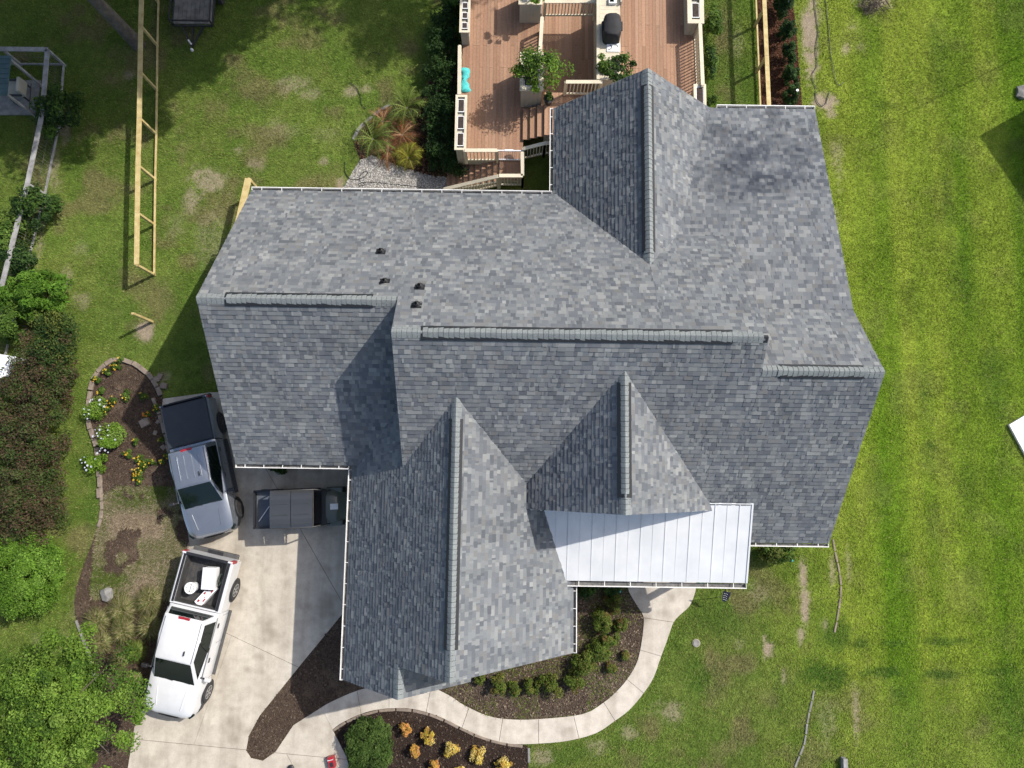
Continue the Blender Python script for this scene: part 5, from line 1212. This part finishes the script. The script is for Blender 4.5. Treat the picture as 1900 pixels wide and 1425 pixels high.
def pickup(name, tail, nose, L, Wd, Ht, paint, label, cover, hoodr, liner=True, trim='black'):
    a = at(*tail); b = at(*nose); c = (a+b)/2; ang = math.atan2(b.y-a.y, b.x-a.x)
    root = empty(name, (c.x, c.y, .04), label, 'pickup truck', None, ang)
    hw = Wd/2; x0 = L/2; X = lambda n: x0-n
    zb = Ht*.66        # belt line
    nc, nw, nr, nb, nt = L*.225, L*.375, L*.655, L*.675, L*.992     # cowl, windshield top, roof rear, bed front, tail
    # ---- lower body from nose to cab rear
    def ring(n, w, zc, zs, zm, zl, crown=.0):
        h = [(0, zc+crown), (.30*w, zc+crown), (.50*w, zc+crown*.5), (.60*w, zc+.012+crown*.2), (.80*w, zs+.01), (.93*w, zs-.05), (w*.995, zm), (w, zl+.15), (w*.985, zl), (w*.9, zl-.05)]
        r = [(X(n), y, z) for y, z in h[::-1]]+[(X(n), -y, z) for y, z in h[1:]]
        return r
    k = zb
    st = [ring(.0, hw*.50, .74, .72, .62, .45), ring(.025, hw*.68, k*.74, k*.72, .64, .42), ring(.07, hw*.79, k*.79, k*.77, .66, .42), ring(.14, hw*.87, k*.835, k*.815, .70, .40), ring(.26, hw*.93, k*.875, k*.855, .74, .40, .008), ring(.42, hw*.97, k*.91, k*.89, .76, .40, .018), ring(.68, hw*.99, k*.95, k*.93, .78, .40, .03),
          ring(nc*.8, hw, k*.985, k*.965, .80, .40, .035), ring(nc+.05, hw, k*1.0, k*.99, .82, .40, .02), ring(nw, hw, k*1.0, k*.995, .82, .40), ring(nr-.3, hw, k, k*.995, .82, .40), ring(nb-.03, hw, k, k*.995, .82, .42)]
    m = MB().grid(st); n_ = len(st[0]); m.f.append(tuple(range(n_-1, -1, -1))); q = len(m.v)-n_; m.f.append(tuple(q+i for i in range(n_)))
    body = m.build('body', M[paint], root, local=True, smooth=32)
    for sy in (-1, 1):   # hood creases
        MB().tube([(X(.35), sy*hw*.46, k*.905+.012), (X(.7), sy*hw*.50, k*.955+.016), (X(nc*.8), sy*hw*.54, k*.99+.012)], .016, 6, .012).build('hood_crease', M[paint], body, local=True, smooth=60)
    # ---- cab
    rf, rr = hw*.74, hw*.76
    zr = Ht
    base = [(X(nc), hw*.80, k-.01), (X(nr*.52+nc*.48), hw*.94, k-.01), (X(nr), hw*.93, k-.01), (X(nr), -hw*.93, k-.01), (X(nr*.52+nc*.48), -hw*.94, k-.01), (X(nc), -hw*.80, k-.01)]
    top = [(X(nw), rf*.93, zr-.05), (X(nr*.5+nw*.5), rr, zr-.02), (X(nr-.13), rr*.99, zr-.05), (X(nr-.13), -rr*.99, zr-.05), (X(nr*.5+nw*.5), -rr, zr-.02), (X(nw), -rf*.93, zr-.05)]
    m = MB(); m.v = base+top; m.f = [(i, (i+1) % 6, 6+(i+1) % 6, 6+i) for i in range(6)]+[(6, 7, 8, 9, 10, 11)]
    cab = m.build('cab', M[paint], root, local=True, bevel=.045, seg=3, smooth=40)
    # roof skin, gently crowned
    rows = []
    for i in range(9):
        t_ = i/8; xx = X(nw+.02)+(X(nr-.15)-X(nw+.02))*t_; wv = rf*.90+(rr*.95-rf*.90)*min(1, t_*2)
        rows.append([(xx, wv*s, zr-.02+.028*(1-s*s)+.02*math.sin(PI*t_)-(0.02 if abs(s) == 1 or i in (0, 8) else 0)) for s in (-1, -.93, -.6, -.25, 0, .25, .6, .93, 1)])
    roof = MB().grid(rows).build('roof_panel', M[paint], root, local=True, smooth=50)
    if hoodr:
        for s in (-.55, -.2, .2, .55): MB().bar((X(nw+.25), s*rr, zr+.022), (X(nr-.35), s*rr, zr+.022), .03, .02).build('roof_ridge', M[paint], roof, local=True)
    for s in (-1, 1): MB().bar((X(nw+.05), s*rr*.88, zr+.006), (X(nr-.2), s*rr*.88, zr+.006), .012, .012).build('roof_seam', M['black'], roof, local=True)
    B, T = [Vector(p) for p in base], [Vector(p) for p in top]
    gquad(root, 'windshield', 'carglass', [B[0], B[5], T[5], T[0]], .05)
    gquad(root, 'rear_window', 'carglass', [B[3], B[2], T[2], T[3]], .12)
    for s in (0, 1):
        i0, i1, i2 = (0, 1, 2) if s == 0 else (5, 4, 3)
        A0 = B[i0]*.93+B[i1]*.07; mid_b = B[i1]; mid_t = T[i1]
        gquad(root, 'side_window', 'carglass', [B[i0]*.86+B[i1]*.14, B[i1]*.995+B[i0]*.005, T[i1]*.995+T[i0]*.005, T[i0]*.90+T[i1]*.10], .055)
        gquad(root, 'side_window', 'carglass', [B[i1]*.995+B[i2]*.005, B[i1]*.12+B[i2]*.88, T[i1]*.12+T[i2]*.88, T[i1]*.995+T[i2]*.005], .055)
    for i1 in (1, 4): MB().bar(B[i1]+Vector((0, math.copysign(.012, B[i1].y), .05)), T[i1]+Vector((0, math.copysign(.012, T[i1].y), -.07)), .16, .03, up=(0, 1, 0)).build('window_pillar', M['carglass'], root, local=True)
    MB().box((X(nr-.16), 0, zr-.03), (.09, .42, .05)).build('brake_light', M['red'], root, local=True)
    fin = MB().box((X(nw+.35), .35*hw, zr+.05), (.16, .03, .06)).build('antenna', M['black'], root, local=True)
    MB().bar((X(nc+.03), hw*.6, k+.02), (X(nc+.10), -hw*.1, k+.035), .02, .02).build('wiper', M['black'], root, local=True); MB().bar((X(nc+.02), -.05*hw, k+.02), (X(nc+.08), -hw*.65, k+.03), .02, .02).build('wiper', M['black'], root, local=True)
    # ---- bed
    zbed = k*1.0; fl = .78
    for s in (-1, 1):
        w = MB().extr([(0, s*hw*.80, fl), (0, s*hw*.80, zbed), (0, s*hw*.93, zbed+.01), (0, s*hw*.985, zbed-.05), (0, s*hw, .82), (0, s*hw*.985, .45), (0, s*hw*.88, .45)], (X(nb), 0, 0), (X(nt-.06), 0, 0))
        w.build('bed_side', M[paint], root, local=True, smooth=30)
        MB().box((X((nb+nt)/2), s*hw*.85, zbed+.012), (nt-nb-.1, .09, .02)).build('bed_rail', M['black'], root, local=True)
    rows = []
    for sx, zz in ((0, 1.0), (1, .99), (2, .99)): pass
    tg = MB().box((X(nt-.03), 0, (fl+zbed)/2-.06), (.07, hw*1.93, zbed-fl+.24)).build('tailgate', M[paint], root, local=True, bevel=.02)
    MB().box((X(nt-.035), 0, zbed+.065), (.10, hw*1.6, .02)).build('tailgate_cap', M['black'], tg, local=True)
    MB().box((X(nb+.03), 0, (fl+zbed)/2), (.06, hw*1.86, zbed-fl)).build('bed_front', M[paint], root, local=True)
    MB().box((X((nb+nt)/2), 0, fl-.03), (nt-nb-.12, hw*1.6, .05)).build('bed_floor', M['liner'], root, local=True)
    if liner:
        for i in range(9): MB().box((X((nb+nt)/2+.1), (-.62+i*.155)*hw, fl+.005), (nt-nb-.35, .05, .022)).build('liner_rib', M['liner'], root, local=True)
        for s in (-1, 1): MB().box((X((nb+nt)/2), s*hw*.78, (fl+zbed)/2), (nt-nb-.14, .03, zbed-fl)).build('liner_side', M['liner'], root, local=True)
        MB().box((X(nb+.075), 0, (fl+zbed)/2), (.02, hw*1.55, zbed-fl)).build('liner_front', M['liner'], root, local=True)
    if cover: 
        MB().box((X((nb+nt)/2), 0, zbed+.05), (nt-nb-.02, hw*1.80, .05)).build('tonneau_cover', M['tonneau'], root, local=True, bevel=.02)
        MB().box((X(nt-.10), 0, zbed+.08), (.03, hw*1.7, .015)).build('cover_seam', M['black'], root, local=True)
    # ---- bumpers, lamps, mirrors, wheels
    rows = []
    for n1, w1 in ((-.0, .60), (.0, .78), (.08, .93), (.3, 1.0)): rows.append([(X(n1), -hw*w1, .42), (X(n1), -hw*w1, .62)]); 
    fb = MB(); prof_ = [(X(-.02), 0), (X(-.01), .48*hw), (X(.05), .72*hw), (X(.16), .88*hw), (X(.32), .97*hw), (X(.5), 1.0*hw)]
    full = [(x, -y) for x, y in prof_[::-1]]+prof_[1:]
    fb.grid([[(x, y, z) for x, y in full] for z in (.36, .46, .64)]); fb.grid([[(x, y, .64) for x, y in full], [(x-.14, y*.93, .65) for x, y in full]])
    fb.build('front_bumper', M[trim], root, local=True, smooth=40)
    gr = MB().grid([[(x-.0+.004, y*.72, z) for x, y in full if abs(y) <= .8*hw] for z in (.55, k*.74)]); gr.build('grille', M['blacksteel'], root, local=True)
    rb = MB().box((X(nt+.07), 0, .56), (.2, hw*1.78, .15)).build('rear_bumper', M['darkgrey' if paint == 'paint_white' else 'black'], root, local=True, bevel=.04)
    if paint == 'paint_white': MB().box((X(nt+.07), 0, .638), (.14, hw*.6, .012)).build('bumper_step', M['black'], rb, local=True)
    for s in (-1, 1):
        MB().bar((X(nc+.30), s*hw*.965, k+.004), (X(nr-.05), s*hw*.955, k+.004), .022, .02).build('belt_trim', M['rim'], root, local=True)
        MB().box((X(.20), s*hw*.80, k*.735), (.22, .20, .13), rz=-s*.75).build('headlight', M['carglass'], root, local=True, bevel=.03)
        MB().box((X(nt-.03), s*hw*.93, k*.86), (.10, .16, .34)).build('taillight', M['red'], root, local=True, bevel=.02)
        mr = MB().box((X(nc+.32), s*(hw+.19), k+.02), (.13, .22, .17)).build('mirror', M['black' if paint != 'paint_white' or s < 0 else 'paint_white'], root, local=True, bevel=.03)
        MB().bar((X(nc+.32), s*hw*.9, k-.04), (X(nc+.32), s*(hw+.12), k), .05, .05).build('mirror_arm', M['black'], mr, local=True)
        for nn in (nc+.95, nr-.35):
            MB().box((X(nn), s*(hw+.012), k*.90), (.17, .03, .035)).build('door_handle', M['black'], root, local=True)
        for nn in (nc+.22, (nc+nr)/2+.25, nr-.02): MB().box((X(nn), s*(hw*.996), .66), (.008, .012, .45)).build('door_seam', M['black'], root, local=True)
        MB().box((X((nc+nr)/2+.15), s*(hw+.03), .36), (nr-nc-.15, .13, .045)).build('running_board', M['darkgrey' if paint == 'paint_white' else 'black'], root, local=True, bevel=.015)
        for nn in (L*.155, L*.795):
            r = .39 if L > 5.6 else .37
            MB().lathe((X(nn), s*hw*.93, r+.01), [(r*1.18, -.08), (r*1.18, .08)], 24, 'y').build('wheel_arch', M['black'], root, local=True)
            wheel(root, X(nn), s*(hw-.085), r, .27, s, 'rim' if paint == 'paint_white' else 'blacksteel')
    return root, X, nb, nt, hw, fl, zbed
wt, X_, nb_, nt_, hw_, fl_, zb_ = pickup('pickup_truck', (402, 1027, .55), (318, 1323, .75), 5.95, 2.0, 1.93, 'paint_white', 'white pickup with open bed parked on the driveway', False, False)
pickup('pickup_truck', (347, 744, .9), (400, 993, .75), 5.32, 1.90, 1.80, 'paint_silver', 'silver grey pickup with black bed cover beside the garage', True, True, liner=False)
# cargo in the white truck bed (each lies in the bed)
Mw = Matrix.Translation(wt.location) @ wt.rotation_euler.to_matrix().to_4x4()
def inbed(n, y, z): return Mw @ Vector((X_(n), y, z))
aw = wt.rotation_euler.z
bf = fl_+.04
c = inbed(nt_-.78, .22, bf); cb = empty('cooler', c, 'white cooler box lying in the white truck bed', 'cooler', None, aw+.18)
MB().box((0, 0, .2), (.78, .46, .40)).build('body', M['white'], cb, local=True, bevel=.03); MB().box((0, 0, .425), (.8, .48, .05)).build('lid', M['whitemetal'], cb, local=True, bevel=.015)
MB().tube([(.38, -.2, .3), (.46, -.1, .32), (.46, .1, .32), (.38, .2, .3)], .014).build('handle', M['black'], cb, local=True)
c = inbed(nb_+.62, -.36, bf); bk = empty('bucket', c, 'round white bucket with slotted lid in the truck bed', 'bucket', None, aw)
MB().lathe((0, 0, 0), [(.17, 0), (.2, .36), (.215, .37), (.215, .40), (.19, .405), (.185, .395), (0, .395)], 24).build('body', M['white'], bk, local=True, smooth=40)
for k in range(8): a = 2*PI*k/8; MB().box((.13*math.cos(a), .13*math.sin(a), .399), (.03, .075, .006), rz=a).build('lid_slot', M['siding'], bk, local=True)
MB().tube([(.215, 0, .37), (.1, .02, .415), (-.1, .02, .415), (-.215, 0, .37)], .008).build('handle', M['blacksteel'], bk, local=True)
c = inbed(nb_+.45, .22, bf); bx = empty('carton', c, 'long white carton with red markings beside the bucket', 'carton', None, aw-.52)
MB().box((0, 0, .14), (.85, .30, .28)).build('body', M['white'], bx, local=True)
for i, (x, y, w, h) in enumerate([(-.28, .08, .12, .05), (-.05, -.08, .10, .06), (.15, .08, .13, .05), (.30, -.06, .1, .07), (-.2, -.09, .08, .04), (.05, .03, .06, .03)]): MB().box((x, y, .282), (w, h, .004)).build('red_print', M['red'], bx, local=True)
MB().box((-.37, 0, .282), (.06, .16, .004)).build('black_print', M['black'], bx, local=True)
c = inbed(nt_-.75, .60, bf); co = empty('coiled_hose', c, 'green garden hose pushed against the truck bed side', 'hose', None, aw)
MB().tube([(.25*math.cos(t)*(.6+.02*t), .08*math.sin(t), .05+.02*t) for t in np.linspace(0, 14, 60)], .016, 6).build('coil', M['paint_green'], co, local=True, smooth=60)

# side by side utility vehicle, nose under the eave
a = at(476, 945, .9); b = at(654, 938, .9); c = (a+b)/2
uv = empty('utility_vehicle', (c.x, c.y, .04), 'dark utility side by side vehicle with grey roof panels under the eave', 'utility vehicle', None, math.atan2(b.y-a.y, b.x-a.x))
Lu = (b-a).length; xt = -Lu/2
MB().box((xt+.38, 0, .95), (.72, 1.40, .10)).build('cargo_floor', M['cargo'], uv, local=True)
cbx = MB()
for s in (-1, 1): cbx.box((xt+.38, s*.69, 1.08), (.76, .06, .26))
cbx.box((xt+.03, 0, 1.08), (.06, 1.38, .26)); cbx.box((xt+.74, 0, 1.08), (.05, 1.38, .26)); cbx.build('cargo_side', M['black'], uv, local=True)
MB().bar((xt+.15, -.45, 1.03), (xt+.55, .1, 1.05), .03, .03).build('bar', M['whitemetal'], uv, local=True)
for i, (x0_, x1_) in enumerate([(.86, 1.62), (1.64, 2.42)]):
    rows = []
    for u in np.linspace(0, 1, 5):
        xx = xt+x0_+(x1_-x0_)*u; rows.append([(xx, y, 1.9+.05*(1-(y/.7)**2)+(.012 if abs(abs(y)-.34) < .03 else 0)-(.05 if abs(y) > .66 else 0)) for y in (-.70, -.66, -.5, -.37, -.34, -.31, 0, .31, .34, .37, .5, .66, .70)])
    rp_ = MB().grid(rows).build('roof_panel', M['paint_grey'], uv, local=True, smooth=50)
    for y in (-.52, -.2, .2, .52): MB().bar((xt+x0_+.08, y, 1.955-.06*(y/.7)**2), (xt+x1_-.08, y, 1.955-.06*(y/.7)**2), .05, .025).build('roof_rib', M['paint_grey'], rp_, local=True, bevel=.008, seg=1)
cg = MB()
for s in (-1, 1):
    cg.tube([(xt+.82, s*.66, .9), (xt+.86, s*.68, 1.86), (xt+2.42, s*.68, 1.86), (xt+2.85, s*.62, 1.1)], .028, 8)
    cg.tube([(xt+1.63, s*.68, 1.86), (xt+1.63, s*.7, .7)], .026, 8)
for x in (.86, 1.63, 2.42): cg.tube([(xt+x, -.68, 1.85), (xt+x, .68, 1.85)], .025, 8)
cg.build('roll_cage', M['blacksteel'], uv, local=True, smooth=60)
for x in (1.15, 1.95):
    MB().box((xt+x, 0, .8), (.5, 1.2, .16)).build('seat', M['fabric'], uv, local=True, bevel=.04); MB().box((xt+x-.27, 0, 1.12), (.12, 1.2, .6)).build('seat_back', M['fabric'], uv, local=True, bevel=.04)
MB().box((xt+1.7, 0, .48), (1.9, 1.35, .16)).build('floor', M['black'], uv, local=True)
MB().box((xt+2.62, 0, 1.0), (.2, 1.25, .18)).build('dashboard', M['black'], uv, local=True, bevel=.03)
m = MB().grid([[(xt+x, y*w, z-(.1*abs(y)**2)) for y in (-1, -.7, -.3, 0, .3, .7, 1)] for x, w, z in ((2.7, .62, 1.12), (3.0, .6, 1.1), (3.3, .52, .98), (Lu-.02, .42, .8), (Lu, .4, .55))]); m.build('hood', M['paint_green'], uv, local=True, smooth=40)
MB().box((xt+3.02, .0, 1.13), (.30, .22, .03)).build('hood_badge', M['whitemetal'], uv, local=True, bevel=.01)
for s in (-1, 1):
    MB().box((xt+2.98, s*.62, .9), (.62, .22, .10), rz=0).build('fender', M['paint_green'], uv, local=True, bevel=.04); MB().box((xt+.5, s*.66, .82), (.7, .16, .08)).build('fender', M['black'], uv, local=True, bevel=.03)
    MB().box((xt+Lu-.06, s*.32, .78), (.1, .16, .1)).build('headlight', M['white'], uv, local=True, bevel=.02)
    MB().box((xt+1.7, s*.70, .62), (1.3, .05, .36)).build('door', M['black'], uv, local=True, bevel=.02)
    for x in (.55, 2.95): wheel(uv, xt+x, s*.60, .33, .26, s, 'blacksteel')

# ================================================================== SMALL THINGS
p = at(616, 1413, .15); rt = empty('toolbox', (p.x, p.y, .045), 'small red and black toolbox on the driveway by the round bush', 'toolbox', None, .25)
MB().box((0, 0, .12), (.24, .42, .24)).build('body', M['red'], rt, local=True, bevel=.02); MB().box((.0, -.06, .245), (.12, .16, .02)).build('tray', M['black'], rt, local=True); MB().tube([(-.1, .12, .24), (-.1, .12, .3), (.1, .12, .3), (.1, .12, .24)], .012).build('handle', M['whitemetal'], rt, local=True)
p = at(540, 1425, .05); o = MB().lathe((p.x, p.y, .035), [(.12, 0), (.13, .06), (.08, .09), (0, .1)], 14).build('driveway_light', M['black'], None, smooth=40); tag(o, 'small dark round light cut by the bottom edge of the driveway', 'light')
p = at(1292, 1193, .02); uc = empty('utility_cover', (p.x, p.y, 0), 'round pale grey cover set in the front lawn', 'cover')
MB().lathe((p.x, p.y, 0), [(.13, 0), (.13, .04), (.12, .05), (0, .05)], 20).build('lid', M['greystone'], uc, smooth=30); MB().lathe((p.x, p.y, .0), [(.15, 0), (.15, .03), (.135, .03)], 20).build('ring', M['concrete'], uc)
# garden flag by the porch
p = at(1331, 1088, 1.0); q = at(1331, 1094, .0); fl = empty('garden_flag', (q.x, q.y, 0), 'small dark blue flag with white dots on a pole by the porch', 'flag')
MB().tube([(q.x, q.y-.3, 0), (q.x, q.y+.14, 1.3)], .014, 6).build('pole', M['newwood'], fl)
rows = [[(q.x-.16+.34*u*(1-.55*v)+.09*v+.015*math.sin(v*7+u*4), q.y+.12-.42*v+.02*math.sin(u*6), 1.25-.38*v) for u in np.linspace(0, 1, 6)] for v in np.linspace(0, 1, 6)]
M['flag'] = pm('flag_cloth', (.012, .014, .035), rough=.8)
MB().grid(rows).build('cloth', M['flag'], fl, smooth=60)
for i in range(4):
    for j in range(3):
        a_ = rows[1+i][1+j]; MB().box((a_[0]+.0, a_[1]-.01, a_[2]+.012), (.016, .016, .016)).build('white_dot', M['white'], fl)
for px, py, lab in [(1470, 1040, 'tiny teal marker on the bare strip beside the house'), (1150, 1098, 'tiny green ball in the shaded front bed'), (1301, 1084, 'tiny teal light under the porch gutter')]:
    p = at(px, py, .08); o = MB().lathe((p.x, p.y, 0), [(.05, 0), (.055, .05), (.03, .09), (0, .1)], 10).build('garden_marker', M['teal'], None, smooth=50); tag(o, lab, 'marker')
p = at(1566, 1420, .1); o = MB().box((p.x, p.y, .12), (.17, .55, .26)).build('wood_block', M['oldwood'], None, bevel=.01, seg=1); tag(o, 'short weathered timber standing at the bottom edge of the lawn', 'timber')
p = at(1893, 170, .2); rock('boulder', 1896, 172, .3, 'pale rock at the right frame edge of the lawn', 'greystone', .5, 'boulder')
# brush pile, top right
p = at(1620, 8, .1); bp = empty('brush_pile', (p.x, p.y, 0), 'brown pile of cut brush at the top of the right lawn', 'brush pile')
m = MB()
for i in range(120):
    a_ = random.uniform(0, PI*2); r = random.random()*.7; c = Vector((p.x+r*math.cos(a_), p.y+r*.7*math.sin(a_), .05+.25*(1-r/.75)*random.random())); d = Vector((random.uniform(-1, 1), random.uniform(-1, 1), random.uniform(-.2, .3))).normalized()*random.uniform(.12, .3)
    m.tube([c-d, c+d], .012, 4, .006)
m.build('twigs', M['twig'], bp)['kind'] = 'stuff'
# white platform corner and neighbour house beyond the right edge
A = at(1873, 788, .12); B = at(1900, 772, .12); C = at(1900, 838, .12); d1 = (B-A).normalized(); d2 = (C-A).normalized()
cn = empty('platform', at(1910, 800), 'corner of a low white platform cut by the right frame edge', 'platform')
for k in range(6):
    a_ = A+d1*(k*.5); MB().prism([(v.x, v.y) for v in (a_, a_+d1*.494, a_+d1*.494+d2*3, a_+d2*3)], .03, .12).build('plank', M['white'], cn)
MB().prism([(v.x, v.y) for v in (A, A+d1*3, A+d1*3+d2*3, A+d2*3)], -.02, .03).build('base', M['concrete'], cn)
sx, sy = math.cos(SUN_EL)/math.sin(SUN_EL)*math.cos(SUN_AZ), math.cos(SUN_EL)/math.sin(SUN_EL)*math.sin(SUN_AZ)
def cast(px, py, h): g = at(px, py); return Vector((g.x+sx*h, g.y+sy*h, h))     # the point at height h whose shadow falls on this spot
e0 = cast(1817, 252, 3.2); u1 = (at(1900, 205)-at(1817, 252)).normalized(); u2 = Vector((u1.y, -u1.x, 0))
nh = empty('neighbour_house', (e0.x+5, e0.y, 0), 'neighbouring hip roofed house beyond the right frame edge', 'house')
L1, L2 = 13.0, 8.5
cor = [e0, e0+u1*L1, e0+u1*L1+u2*L2, e0+u2*L2]; r0 = e0+u1*3.4+u2*(L2/2)+Vector((0, 0, 3.2)); r1 = e0+u1*(L1-3.4)+u2*(L2/2)+Vector((0, 0, 3.2))
ins = [e0+(u1+u2)*.4, e0+u1*(L1-.4)+u2*.4, e0+u1*(L1-.4)+u2*(L2-.4), e0+u1*.4+u2*(L2-.4)]
MB().prism([(v.x, v.y) for v in ins], 0, 3.12).build('wall', M['wall'], nh)
for f_ in ([cor[0], cor[1], r1, r0], [cor[1], cor[2], r1], [cor[2], cor[3], r0, r1], [cor[3], cor[0], r0]):
    m = MB(); k = len(f_); m.v = [tuple(v) for v in f_]+[tuple(v-Vector((0, 0, .12))) for v in f_]; m.f = [tuple(range(k)), tuple(range(2*k-1, k-1, -1))]+[(i, (i+1) % k, k+(i+1) % k, k+i) for i in range(k)]
    m.build('roof', M['cap'], nh)
